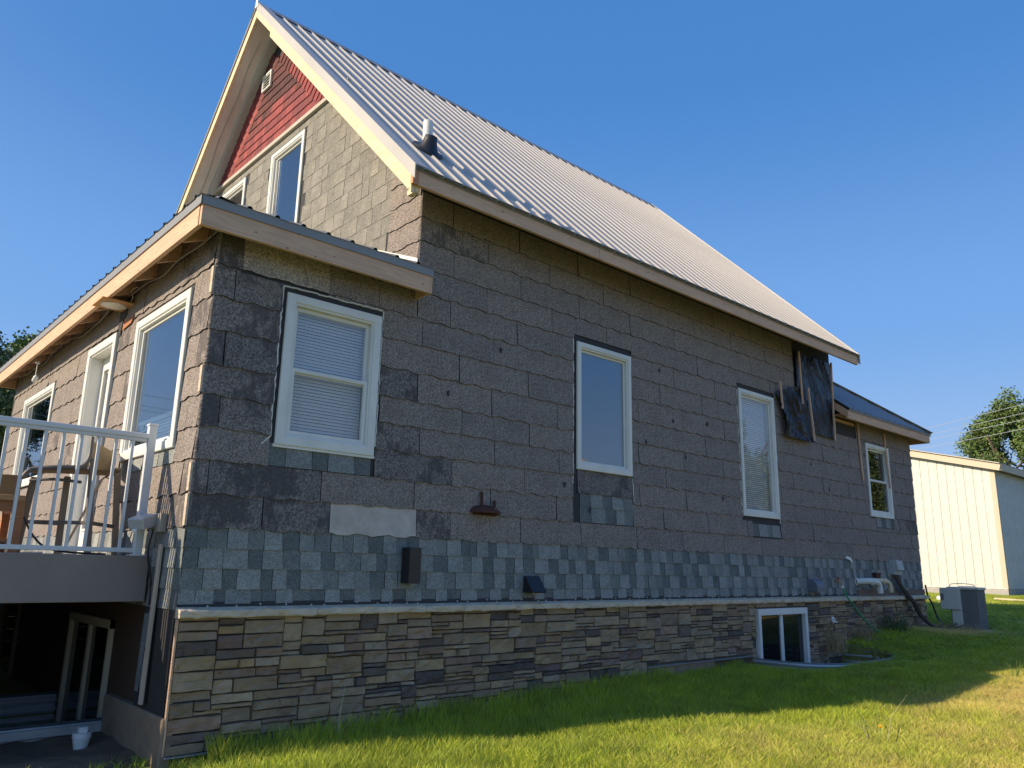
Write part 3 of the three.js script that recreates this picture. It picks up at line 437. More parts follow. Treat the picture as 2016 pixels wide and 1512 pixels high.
  // cap stones, footing pieces and basement window
  for (let x = -0.012; x < XE; x += 1.06) { const e = Math.min(x + 1.058, XE + 0.01), s = new THREE.Shape([[0, 1.055], [-0.088, 1.058], [-0.094, 1.068], [-0.092, 1.104], [-0.084, 1.112], [0, 1.132]].map(p => new THREE.Vector2(...p))); const cg = new THREE.ExtrudeGeometry(s, { depth: e - x - 0.002, bevelEnabled: false, steps: 26 }), cp = cg.attributes.position; for (let i = 0; i < cp.count; i++) if (cp.getX(i) < -0.02) { const zz = cp.getZ(i) + x, q = vn(zz * 22, cp.getY(i) * 60, 4096, 4096, 5) - 0.5; cp.setX(i, cp.getX(i) + q * 0.014); cp.setY(i, cp.getY(i) + (vn(zz * 17, 3.3 + cp.getY(i) * 20, 4096, 4096, 6) - 0.5) * 0.010); } cg.computeVertexNormals(); part('cap_stone', uvw(cg.rotateY(Math.PI / 2).translate(x, 0, 0), rr(0, 4), rr(0, 4)), M.cap, stoneBase); }
  part('footing', rbox(5.21, 6.52, 0.1, 0.405, 0.012, 0.05, 0.008), M.tanbase, stoneBase, 'tan plastered footing under the stone');
  part('drip_edge', [box(0.0, 5.2, 0.148, 0.158, 0.01, 0.075), box(5.2, 7.5, 0.398, 0.408, 0.01, 0.075)], M.dripMetal, stoneBase);
  part('corner_trim', rbox(-0.010, 0.002, 0.16, 1.05, 0.012, 0.05, 0.003), M.lumber, stoneBase);
  const w = part('window', shapeGeo([[WB[0], WB[3]], [WB[0], WB[2] - 0.3], [WB[0] + 0.055, WB[2] - 0.3], [WB[0] + 0.055, WB[3] - 0.085], [WB[1] - 0.065, WB[3] - 0.085], [WB[1] - 0.065, WB[2] - 0.3], [WB[1], WB[2] - 0.3], [WB[1], WB[3]]], [], 0.07, 0.015, 0.004), M.white, stoneBase, 'white framed basement slider above the window well');
  part('frame', [rbox(8.12, 8.19, -0.28, WB[3] - 0.08, -0.03, 0.055), box(WB[0], WB[1], -0.3, -0.24, -0.03, 0.05)], M.white, w); 
  part('pane', new THREE.PlaneGeometry(0.6, 1.1).translate(7.85, 0.33, 0.034), new THREE.MeshPhysicalMaterial({ color: lin(0.01, 0.011, 0.014), roughness: 0.02, ior: 1.55 }), w);
  part('pane', new THREE.PlaneGeometry(0.6, 1.1).translate(8.47, 0.33, 0.024), new THREE.MeshPhysicalMaterial({ color: lin(0.012, 0.016, 0.017), roughness: 0.015, ior: 1.6 }), w);
}

// ------------------------------------------------------------------ roofs
// ribbed sheet between v0(u) and v1(u) along u; U, Vd, N are the sheet's axes
function ribs(O, U, Vd, N, u0, u1, v0, v1, pitch = 0.2286, first = 0.06, hgt = 0.019, base = 0.052, top = 0.022) {
  const prof = [[u0, 0]]; for (let c = u0 + first; c - base / 2 < u1; c += pitch) for (const [o, h] of [[-base / 2, 0], [-top / 2, hgt], [top / 2, hgt], [base / 2, 0]]) { const x = c + o; if (x > u0 && x < u1) prof.push([x, h]); } prof.push([u1, 0]);
  const s = new Soup(), P = (u, v, h) => { const p = O.clone().addScaledVector(U, u).addScaledVector(Vd, v).addScaledVector(N, h); return [p.x, p.y, p.z]; };
  for (let i = 0; i < prof.length - 1; i++) { const [a, ha] = prof[i], [b, hb] = prof[i + 1]; if (v1(a) - v0(a) < 1e-3 && v1(b) - v0(b) < 1e-3) continue; s.quad(P(a, v0(a), ha), P(b, v0(b), hb), P(b, v1(b), hb), P(a, v1(a), ha)); }
  return s.build();
}
const S2 = Math.SQRT1_2;
const XA = 1.49, XB = 10.36, ZEV = 0.47; // main roof: gable ends and eave
const mainRoof = part('roof', [box(XA + 0.06, XB - 0.04, -0.012, 0, 0, 5.80)].map(g => { g.rotateX(-Math.PI / 4); return g.scale(1, 1, 1); })[0], M.ply, house, 'steep pale grey ribbed metal roof');
mainRoof.geometry.dispose();
{
  const L = (ZEV + 3.69) / S2, sheet = (side) => { const s = new Soup(); return s; };
  const Z2 = -7.38 - ZEV, deckN = beam(V((XA + XB) / 2, ROOFK - 0.44 - 0.04, 0.44), V((XA + XB) / 2, RIDGE - 0.045, -3.69), XB - XA - 0.1, 0.02, V(0, 1, 0)), deckF = beam(V((XA + XB) / 2, ROOFK - 0.44 - 0.04, Z2 + 0.03), V((XA + XB) / 2, RIDGE - 0.045, -3.69), XB - XA - 0.1, 0.02, V(0, 1, 0));
  mainRoof.geometry = merge([deckN, deckF]); mainRoof.material = M.lumber;
  const n = 10, w = (XB - XA) / n; let base = null, baseF = null;
  for (let i = 0; i < n; i++) {
    if (!base) { base = ribs(V(0, ROOFK - ZEV, ZEV), V(1, 0, 0), V(0, S2, -S2), V(0, S2, S2), 0, w, () => 0, () => L - 0.02, w / 4, w / 8); baseF = ribs(V(0, ROOFK - ZEV, Z2), V(1, 0, 0), V(0, S2, S2), V(0, S2, -S2), 0, w, () => 0, () => L - 0.02, w / 4, w / 8); }
    part('roof_panel', base, M.roof, mainRoof).position.x = XA + i * w; part('roof_panel', baseF, M.roof, mainRoof).position.x = XA + i * w;
  }
  const capN = shapeGeo([[-0.17, -0.145], [0, 0.028], [0.17, -0.145], [0.17, -0.150], [0, 0.022], [-0.17, -0.150]], [], XB - XA + 0.03, 0).rotateY(Math.PI / 2).translate(XA - 0.015, RIDGE, -3.69);
  part('ridge_cap', capN, M.dripMetal, mainRoof);
  // rake boards and metal rake trim at the front gable: drawn in the (z, y) plane, pushed out along x
  const rake = (pts, x0, x1, bev = 0.003) => { const g = shapeGeo(pts.map(p => [p[0], p[1]]), [], x1 - x0, 0, bev); return uvw(g.rotateY(FRONT).translate(x1, 0, 0)); };
  const line = (z, o) => ROOFK - z + o * Math.SQRT2, lineF = (z, o) => ROOFK + 7.38 + z + o * Math.SQRT2, zr = -3.69;
  const rakeBand = (z0, z1, o0, o1, f) => [[z0, f(z0, o1)], [z1, f(z1, o1)], [z1, f(z1, o0)], [z0, f(z0, o0)]];
  const fixW = pts => { let a = 0; pts.forEach((p, i) => { const q = pts[(i + 1) % pts.length]; a += p[0] * q[1] - q[0] * p[1]; }); return a < 0 ? pts.slice().reverse() : pts; };
  part('rake_board', rake(fixW(rakeBand(zr + 0.52, 0.398, -0.015, -0.205, line)), 1.50, 1.54), M.lumberPale, mainRoof, 'bright bare rake board in the sun');
  part('rake_board', rake(fixW(rakeBand(zr, zr + 0.518, -0.015, -0.155, line)), 1.50, 1.54), M.lumberPale, mainRoof, 'short bare rake board at the peak');
  part('rake_board', rake(fixW(rakeBand(Z2 + 0.03, zr - 0.002, -0.015, -0.13, lineF)), 1.50, 1.54), M.lumberPale, mainRoof, 'bare rake board on the far slope');
  part('rake_trim', rake(fixW(rakeBand(zr, ZEV, 0.024, -0.078, line)), 1.483, 1.497, 0.002), M.trimMetal, mainRoof);
  part('rake_trim', beam(V(1.56, line(ZEV, 0.024), ZEV), V(1.56, line(zr, 0.024), zr), 0.15, 0.003, V(0, 1, 0)), M.trimMetal, mainRoof);
  part('rake_trim', rake(fixW(rakeBand(Z2, zr, 0.024, -0.012, lineF)), 1.483, 1.497, 0.002), M.dripMetal, mainRoof);
  part('peak_trim', rake(fixW([[zr - 0.05, RIDGE - 0.06], [zr + 0.05, RIDGE - 0.06], [zr + 0.02, RIDGE + 0.075], [zr - 0.005, RIDGE + 0.05], [zr - 0.03, RIDGE + 0.085]]), 1.475, 1.482, 0.001), M.flash, mainRoof);
  part('rake_trim', rake(fixW(rakeBand(zr, ZEV, 0.024, -0.10, line)), XB, XB + 0.012, 0.002), M.trimMetal, mainRoof);
  // soffit boards under both rakes, with a frieze strip against the wall
  const soff = (f, z0, z1) => beam(V(1.72, f(z0, -0.115), z0), V(1.72, f(z1, -0.115), z1), 0.37, 0.016);
  const sf = part('soffit', soff(lineF, Z2 + 0.1, zr), M.soffit, mainRoof), sn = part('soffit', soff(line, zr, 0.36), M.soffit, mainRoof);
  part('frieze_board', beam(V(1.835, lineF(Z2 + 0.3, -0.15), Z2 + 0.3), V(1.835, lineF(zr - 0.1, -0.15), zr - 0.1), 0.12, 0.05), std(lin(0.55, 0.55, 0.53), { map: mk.paint }), mainRoof);
  part('cable', tube(Array.from({ length: 9 }, (_, i) => { const z = -6.3 + i * 0.3; return [1.66 + rr(-0.03, 0.03), lineF(z, -0.13), z]; }), 0.006, 40, 5), M.trimMetal, mainRoof);
  // eave fascia on the near side: three boards, drip metal above, bare black felt below in place of the soffit shade
  for (const [a, b] of [[1.55, 4.0], [4.004, 7.05], [7.054, XB - 0.02]]) part('fascia_board', rbox(a, b, 4.795, 4.935, 0.402, 0.44, 0.004), M.lumber, mainRoof);
  part('drip_edge', [box(1.495, XB, 4.925, 4.965, 0.436, 0.446), box(1.495, XB, 4.958, 4.966, 0.38, 0.475)], M.dripMetal, mainRoof);
    part('fascia_end', rbox(1.488, 1.548, 4.795, 4.935, 0.400, 0.441, 0.004), std(lin(0.62, 0.30, 0.17), { map: mk.wood }), mainRoof, 'reddish end grain at the eave corner');
  part('rake_return', rbox(1.545, 1.60, 4.745, 4.80, 0.27, 0.40, 0.004), M.lumberPale, mainRoof);
  part('fascia_board', rbox(1.5, XB, 4.795, 4.935, Z2 + 0.03, Z2 + 0.07, 0.004), M.lumber, mainRoof);
}
const porchRoof = part('roof', box(0, 0.1, 0, 0.1, 0, 0.1), M.ply, house, 'dark ribbed metal hip roof over the porch');
{
  const k = 0.4167, c = 1 / Math.hypot(1, k), s = k * c, X0 = -0.27, Z0 = 0.27, Y0 = 4.128, ZF = -7.65;
  // sheathing under both planes
  const d = new Soup(), o = -0.03, y = q => Y0 + o + k * q, run = X1 - X0;
  d.quad([X0 + 0.02, y(0), Z0 - 0.02], [X1, y(run), Z0 - run], [X1, y(run), ZF + run], [X0 + 0.02, y(0), ZF]); d.tri([X0 + 0.02, y(0), Z0 - 0.02], [X1, y(0), Z0 - 0.02], [X1, y(run), Z0 - run]); d.tri([X0, y(0), ZF], [X1, y(run), ZF + run], [X1, y(0), ZF]);
  porchRoof.geometry = d.build(); porchRoof.material = M.ply;
  const sideLen = u => Math.min(u, run) / c, W = 0.914, N3 = V(0, c, s), N1 = V(-s, c, 0);
  for (let u = 0; u < run; u += W) part('roof_panel', ribs(V(X0, Y0, Z0), V(1, 0, 0), V(0, s, -c), N3, u, Math.min(run, u + W), () => 0, sideLen, 0.2286, 0.15), M.roofDark, porchRoof);
  const tot = Z0 - ZF, fl = u => Math.min(u, run, tot - u) / c; // front plane, u runs away from the corner
  for (let u = 0; u < tot; u += W) part('roof_panel', ribs(V(X0, Y0, Z0), V(0, 0, -1), V(c, s, 0), N1, u, Math.min(tot, u + W), () => 0, fl, 0.2286, 0.11), M.roofDark, porchRoof);
  part('hip_cap', beam(V(X0 + 0.10, Y0 + 0.012 + k * 0.10, Z0 - 0.10), V(X1, Y0 + 0.012 + k * run, Z0 - run), 0.12, 0.006), M.roofDark, porchRoof);
  // fascia: wood, then a strip of metal
  part('fascia_board', rbox(-0.25, -0.212, 3.893, 4.064, -3.15, 0.206, 0.005), M.lumber, porchRoof, 'sunlit bare fascia board over the porch');
  part('fascia_board', rbox(-0.25, -0.212, 3.893, 4.064, ZF + 0.03, -3.154, 0.005), M.lumber, porchRoof, 'second sunlit fascia board over the porch');
  part('fascia_board', rbox(-0.244, 1.872, 3.893, 4.064, 0.212, 0.25, 0.005), M.lumber, porchRoof, 'shaded bare fascia board on the porch side');
  part('drip_edge', [box(-0.262, -0.252, 4.055, 4.132, ZF, 0.262), box(-0.262, 1.895, 4.055, 4.132, 0.252, 0.262)], M.dripMetal, porchRoof);
  part('fascia_end', rbox(1.873, 1.893, 3.893, 4.064, 0.0, 0.25, 0.004), M.lumber, porchRoof);
    for (let z = 0.0, i = 0; z > ZF + 0.1; z -= 0.61, i++) part('rafter_tail', beam(V(0.02, 4.075, z - 0.25), V(-0.214, 3.975, z - 0.25), 0.038, 0.13), M.lumber, porchRoof);
  part('fascia_board', rbox(-0.21, 0.4, 3.893, 4.064, ZF + 0.03, ZF + 0.068, 0.005), M.lumber, porchRoof);
}
const rearRoof = part('roof', box(0, 0.1, 0, 0.1, 0, 0.1), M.ply, house, 'low metal hip roof over the rear wing with blue shade in its colour');
{
  const k = 0.78, c = 1 / Math.hypot(1, k), s = k * c, Z0 = 0.30, X0 = 13.60, Y0 = 4.075, run = X0 - XR, ZF = -7.7;
  const d = new Soup(); const y = q => Y0 - 0.03 + k * q; d.tri([XR, y(0), Z0], [X0, y(0), Z0], [XR, y(run), Z0 - run]); d.quad([X0, y(0), Z0], [X0, y(0), ZF], [XR, y(run), ZF + run], [XR, y(run), Z0 - run]); rearRoof.geometry = d.build();
  part('roof_panel', ribs(V(XR, Y0, Z0), V(1, 0, 0), V(0, s, -c), V(0, c, s), 0, run, () => 0, u => (run - u) / c, 0.2286, 0.1, 0.012), M.roofShaded, rearRoof);
  part('roof_panel', ribs(V(X0, Y0, Z0), V(0, 0, -1), V(-c, s, 0), V(s, c, 0), 0, Z0 - ZF, () => 0, u => Math.min(u, run, Z0 - ZF - u) / c, 0.2286, 0.1, 0.012), M.roofShaded, rearRoof);
  part('hip_cap', beam(V(X0 + 0.005, Y0 + 0.02, Z0 + 0.005), V(XR, Y0 + 0.02 + k * run, Z0 - run), 0.14, 0.008), M.roofShaded, rearRoof);
  part('fascia_board', rbox(XR - 0.06, 13.55, 3.905, 4.045, 0.245, 0.283, 0.004), M.lumber, rearRoof); part('fascia_board', rbox(13.515, 13.553, 3.905, 4.045, -7.6, 0.243, 0.004), M.lumber, rearRoof);
  part('drip_edge', [box(XR - 0.02, 13.59, 4.035, 4.075, 0.284, 0.292), box(13.556, 13.564, 4.035, 4.075, -7.6, 0.29)], M.dripMetal, rearRoof);
  part('rake_board', beam(V(10.22, 3.99, 0.26), V(10.22, 3.99 + 0.62 * 0.78, -0.36), 0.03, 0.10), M.lumber, rearRoof);
  part('soffit', [box(XR, 13.52, 4.0, 4.01, 0.0, 0.246), box(XE, 13.52, 4.0, 4.01, -7.6, 0.0)], M.lumber, rearRoof);
}

// ------------------------------------------------------------------ things fixed to the house
{
  const p = thing('vent_pipe', 'white plastic vent pipe with black rubber boot on the metal roof', 'vent pipe', null, [2.06, 5.60, -0.19]);
  part('pipe', [new THREE.CylinderGeometry(0.052, 0.052, 0.42, 24, 1, true).translate(0, 0.12, 0), new THREE.CylinderGeometry(0.045, 0.045, 0.42, 24, 1, true).translate(0, 0.12, 0), new THREE.RingGeometry(0.045, 0.052, 24).rotateX(-Math.PI / 2).translate(0, 0.33, 0)], M.white, p);
  part('boot', new THREE.LatheGeometry([[0.052, 0.17], [0.066, 0.165], [0.072, 0.12], [0.092, 0.05], [0.125, 0.0], [0.15, -0.03], [0.15, -0.06]].map(q => new THREE.Vector2(...q)), 28).rotateX(0.35).translate(0, -0.02, 0.01), M.black, p);
  part('boot_flange', [new THREE.CylinderGeometry(0.165, 0.175, 0.016, 28).rotateX(Math.PI / 4).translate(0, 0.005, 0.02)], M.black, p);
}
{
  const t = thing('wall_light', 'tall slim black box wall light above the stone cap', 'wall light', null, [1.93, 1.30, 0.0]);
  part('housing', rbox(-0.062, 0.062, 0, 0.305, 0.012, 0.135, 0.006), M.black, t); part('back_plate', box(-0.04, 0.04, 0.05, 0.25, 0.0, 0.014), M.black, t); part('lens', cyl(0.035, 0.035, 0.006, 16, 0, -0.004, 0.075), std(lin(0.4, 0.4, 0.38), { roughness: 0.2 }), t);
}
{
  const t = thing('wedge_light', 'small black wedge shaped wall light near the middle of the wall', 'wall light', null, [3.42, 1.215, 0.0]);
  part('housing', shapeGeo([[0.012, 0], [0.15, 0], [0.155, 0.012], [0.045, 0.16], [0.012, 0.16]], [], 0.19, -0.095, 0.004).rotateY(-Math.PI / 2), M.black, t); part('lens', new THREE.SphereGeometry(0.038, 14, 8, 0, Math.PI * 2, Math.PI / 2, Math.PI / 2).scale(1, 0.4, 1).translate(0, 0.002, 0.08), std(lin(0.72, 0.68, 0.6), { roughness: 0.25 }), t);
}
{
  const t = thing('rusty_vent_hood', 'rusty brown metal hood with two upright rods on the wall', 'vent hood', null, [2.80, 1.955, 0.012]);
  const g = new THREE.SphereGeometry(0.19, 20, 6, 0, Math.PI * 2, 0, Math.PI / 2).scale(1, 0.42, 0.55); part('hood', g, M.rust, t);
  part('rod', [tube([[-0.06, 0.0, 0.03], [-0.06, 0.2, 0.022]], 0.014, 4, 8)], M.rust, t); part('rod', [tube([[0.10, 0.0, 0.03], [0.105, 0.13, 0.022]], 0.012, 4, 8)], M.rust, t);
  for (let i = 0; i < 3; i++) part('slot_fin', new THREE.BoxGeometry(0.012, 0.006, 0.06).rotateY(0.5).translate(0.05 + i * 0.035, 0.047 - i * 0.010, 0.06), std(lin(0.3, 0.26, 0.22)), t);
  part('back_plate', box(-0.15, 0.15, -0.02, 0.06, 0.0, 0.006), M.rust, t);
}
{
  const t = thing('louver_vent', 'grey plastic exhaust hood low on the wall above the basement slider', 'exhaust vent', null, [9.18, 1.20, 0.012]);
  const m = std(lin(0.15, 0.16, 0.20), { roughness: 0.5 }), pr = []; for (let i = 0; i <= 6; i++) { const a = i / 6 * Math.PI / 2; pr.push([0.13 * Math.sin(a), 0.06 + 0.12 * Math.cos(a)]); }
  part('hood', shapeGeo([[0, 0], [0.13, 0], ...pr.reverse(), [0, 0.18]], [], 0.24, -0.12, 0.004).rotateY(-Math.PI / 2), m, t); part('flange', rbox(-0.15, 0.15, -0.02, 0.21, 0, 0.012, 0.004), m, t);
}
{
  const t = thing('hose_tap', 'brass hose tap on the wall with the green hose screwed on', 'tap', null, [9.86, 1.33, 0.0]);
  part('spout', tube([[0, 0.02, 0], [0, 0.02, 0.06], [0.02, 0.0, 0.10], [0.035, -0.04, 0.11]], 0.014, 16, 8), std(lin(0.45, 0.30, 0.16), { metalness: 0.6, roughness: 0.4 }), t); part('handle', [new THREE.TorusGeometry(0.028, 0.006, 6, 14).translate(0, 0.06, 0.07), tube([[0, 0.02, 0.06], [0, 0.06, 0.07]], 0.006, 4, 6)], std(lin(0.35, 0.1, 0.06)), t); part('coupling', cyl(0.018, 0.018, 0.04, 10, 0.04, -0.08, 0.112), M.flash, t);
  const h = [[9.90, 1.26, 0.112], [9.93, 1.16, 0.14], [10.05, 1.0, 0.19], [10.25, 0.83, 0.22], [10.6, 0.65, 0.23], [10.95, 0.56, 0.24], [11.2, groundAt(11.2, 0.3) + 0.02, 0.3], [11.7, groundAt(11.7, 0.55) + 0.02, 0.55], [12.6, groundAt(12.6, 0.7) + 0.02, 0.7], [13.4, groundAt(13.4, 1.0) + 0.02, 1.0]];
  solo('garden_hose', tube(h, 0.013, 90, 8), std(lin(0.02, 0.30, 0.12), { roughness: 0.4 }), 'green garden hose running from the tap down into the grass', 'hose');
}
{
  const elbow = (name, label, x, y, r, k, m) => { const t = thing(name, label, 'vent pipe', null, [x, y, 0]); part('pipe', tube([[0, 0, 0], [0.12 * k, 0.01, 0.13], [0.30 * k, 0, 0.17], [0.42 * k, -0.05, 0.175], [0.46 * k, -0.17, 0.175]], r, 28, 14), m, t); for (const [a, b, d] of [[0.24 * k, 0.005, 0.165]]) part('coupling', new THREE.CylinderGeometry(r + 0.008, r + 0.008, 0.09, 16).rotateZ(Math.PI / 2).translate(a, b, d), m, t); part('wall_ring', new THREE.TorusGeometry(r + 0.006, 0.008, 6, 16).translate(0, 0, 0.014), m, t); };
  elbow('exhaust_elbow', 'large white plastic pipe elbow pointing down near the rear corner', 10.62, 1.35, 0.048, 1.0, M.white); elbow('exhaust_elbow', 'smaller yellowed plastic pipe elbow just behind the large white one', 11.05, 1.36, 0.036, 0.95, std(lin(0.72, 0.62, 0.42), { roughness: 0.5 }));
  const r = thing('rusty_box', 'small dark red rusty box above the yellowed pipe elbow', 'utility box', null, [11.3, 1.36, 0.0]); part('body', rbox(-0.09, 0.09, 0, 0.13, 0.0, 0.07, 0.006), M.rust, r); part('lid', rbox(-0.1, 0.1, 0.11, 0.135, 0.0, 0.08, 0.004), M.rust, r);
}
{
  const t = thing('electrical_box', 'pale grey electrical disconnect box with black cables below it', 'electrical box', null, [12.02, 1.47, 0.012]), m = std(lin(0.38, 0.40, 0.41), { roughness: 0.45 });
  part('housing', rbox(-0.15, 0.15, 0, 0.24, 0, 0.09, 0.006), m, t); part('cover', shapeGeo([[0, 0.06], [0.11, 0.06], [0.125, 0.08], [0.10, 0.235], [0.0, 0.25]], [], 0.26, -0.13, 0.004).rotateY(-Math.PI / 2).translate(0, 0, 0.02), m, t); part('back_plate', box(-0.20, 0.18, -0.02, 0.28, -0.008, 0.0), m, t);
  const c = thing('cable_bundle', 'thick black cables sagging from the electrical box to the ground', 'cables', null, [0, 0, 0]);
  const path = (o, e) => [[12.0 + o, 1.48, 0.06], [12.05 + o, 1.32, 0.09], [12.2 + o * 1.2, 1.17, 0.12], [12.42 + o, 1.0, 0.16], [12.56 + o, 0.82, 0.18], [12.75 + o, 0.68, 0.22], [12.95 + o, 0.60, 0.26], ...e];
  part('cable', tube(path(0, [[13.2, 0.565, 0.3], [13.6, 0.60, 0.3], [13.85, 0.62, 0.3]]), 0.024, 60, 8), M.black, c); part('cable', tube(path(0.07, [[13.3, 0.62, 0.26], [13.55, 0.74, 0.10], [13.50, 0.95, 0.06], [13.38, 1.12, 0.035], [13.33, 1.3, 0.03]]), 0.015, 70, 8), M.black, c); part('cable', tube(path(-0.05, [[13.1, 0.56, 0.34], [13.5, 0.575, 0.4], [13.86, 0.60, 0.42]]), 0.017, 60, 8), M.black, c);
}
{
  const t = thing('wall_clip', 'white curled plastic flap hanging from the siding near the rear', 'plastic flap', null, [10.30, 1.66, 0.014]); part('flap', (() => { const s = new Soup(), p = [[0, 0.06, 0.0], [0.03, 0.045, 0.03], [0.09, 0.03, 0.035], [0.14, -0.01, 0.03], [0.16, -0.06, 0.02]]; for (let i = 0; i < 4; i++) { const a = p[i], b = p[i + 1]; s.quad([a[0], a[1] - 0.02, a[2]], [b[0], b[1] - 0.02, b[2]], [b[0] + 0.01, b[1] + 0.025, b[2]], [a[0] + 0.01, a[1] + 0.025, a[2]]); } return s.build(); })(), M.flash, t);
  const u = thing('pipe_stub', 'small white pipe stub poking out of the stone', 'pipe', null, [9.62, 0.79, 0.05]); part('pipe', [new THREE.TorusGeometry(0.035, 0.012, 8, 16).translate(0, 0, 0.02), tube([[0.03, -0.02, 0.02], [0.09, -0.035, 0.03]], 0.01, 4, 6)], M.flash, u); part('flange', cyl(0.055, 0.055, 0.012, 18, 0, 0, 0).rotateX(Math.PI / 2), M.conc, u);
}
// black sheeting and the battens that hold it
function sheet(outline, nx, amp, seed, mat) { // outline: left edge list and right edge list of (x, y, z) rows
  const s = new Soup(), A = outline.map(([l, r], j) => Array.from({ length: nx + 1 }, (_, i) => { const t = i / nx, x = l[0] + (r[0] - l[0]) * t, y = l[1] + (r[1] - l[1]) * t, z = l[2] + (r[2] - l[2]) * t; return [x, y, z + amp * (fb(x * 0.35 + y * 0.22, y * 0.16 - x * 0.1, 9, 9, seed, 4) + 0.9 * Math.abs(vn(x * 9 + y * 5, y * 3, 64, 64, seed + 7) - 0.5) + 0.35 * Math.abs(vn(x * 21 - y * 9, y * 8 + x * 4, 64, 64, seed + 8) - 0.5) - 0.45)]; }));
  for (let j = 0; j < A.length - 1; j++) for (let i = 0; i < nx; i++) s.quad(A[j][i], A[j][i + 1], A[j + 1][i + 1], A[j + 1][i]);
  const g = s.build(); return g;
}
{
  const rows = (L, n) => { const o = []; for (let i = 0; i <= n; i++) { const t = i / n; o.push(t); } return o; };
  const t = thing('plastic_sheet', 'crinkled black plastic sheet nailed over the wall under the rear eave', 'plastic sheet');
  const ln = (a, b, t) => a.map((x, i) => x + (b[i] - x) * t);
  part('sheet', sheet(rows(0, 44).map(f => [ln([9.05, 3.60, 0.045], [9.02, 4.86, 0.02], f), ln([10.17, 3.58, 0.04], [10.28, 4.86, 0.015], f)]), 30, 0.05, 5), M.poly, t);
  part('sheet', sheet(rows(0, 44).map(f => [ln([10.17, 3.58, 0.04], [10.28, 4.86, 0.015], f), ln([10.22, 3.50, -0.3], [10.30, 5.2, -0.5], f)]), 8, 0.02, 8), M.poly, t);
  const u = thing('plastic_flap', 'loose black plastic flap drooping beside the tall blind window', 'plastic sheet');
  part('sheet', sheet(rows(0, 26).map(f => { const l = f < 0.45 ? ln([8.53, 3.43, 0.07], [8.50, 3.72, 0.05], f / 0.45) : ln([8.50, 3.72, 0.05], [8.36, 4.09, 0.03], (f - 0.45) / 0.55), r = f < 0.5 ? ln([9.36, 3.42, 0.09], [9.30, 3.75, 0.06], f / 0.5) : ln([9.30, 3.75, 0.06], [9.14, 4.30, 0.045], (f - 0.5) / 0.5); return [l, r]; }), 22, 0.11, 15), M.poly, u);
}
[[9.072, 4.84, 9.09, 4.0, 'long wooden batten at the left edge of the black sheet'], [8.475, 4.25, 8.472, 3.83, 'short wooden batten at the top left of the drooping flap'], [9.30, 4.29, 9.332, 3.45, 'wooden batten pinning the right edge of the drooping flap'], [10.14, 4.86, 10.09, 3.92, 'wooden batten at the right edge of the black sheet'], [10.10, 4.0, 10.085, 3.56, 'lower batten overlapping the right edge batten of the black sheet'], [11.065, 3.97, 11.12, 3.0, 'wooden batten left of the small rear window'], [12.11, 3.94, 12.185, 2.96, 'wooden batten right of the small rear window']].forEach(([x0, y0, x1, y1, l], i) => solo('batten', beam(V(x0, y0, 0.115 - (i > 4 ? 0.085 : i === 1 ? 0.05 : 0.03)), V(x1, y1, 0.115 - (i > 4 ? 0.085 : i === 2 ? 0 : 0.03)), 0.022, 0.036, V(1, 0, 0), 0.003), M.lumber, l, 'batten', null));
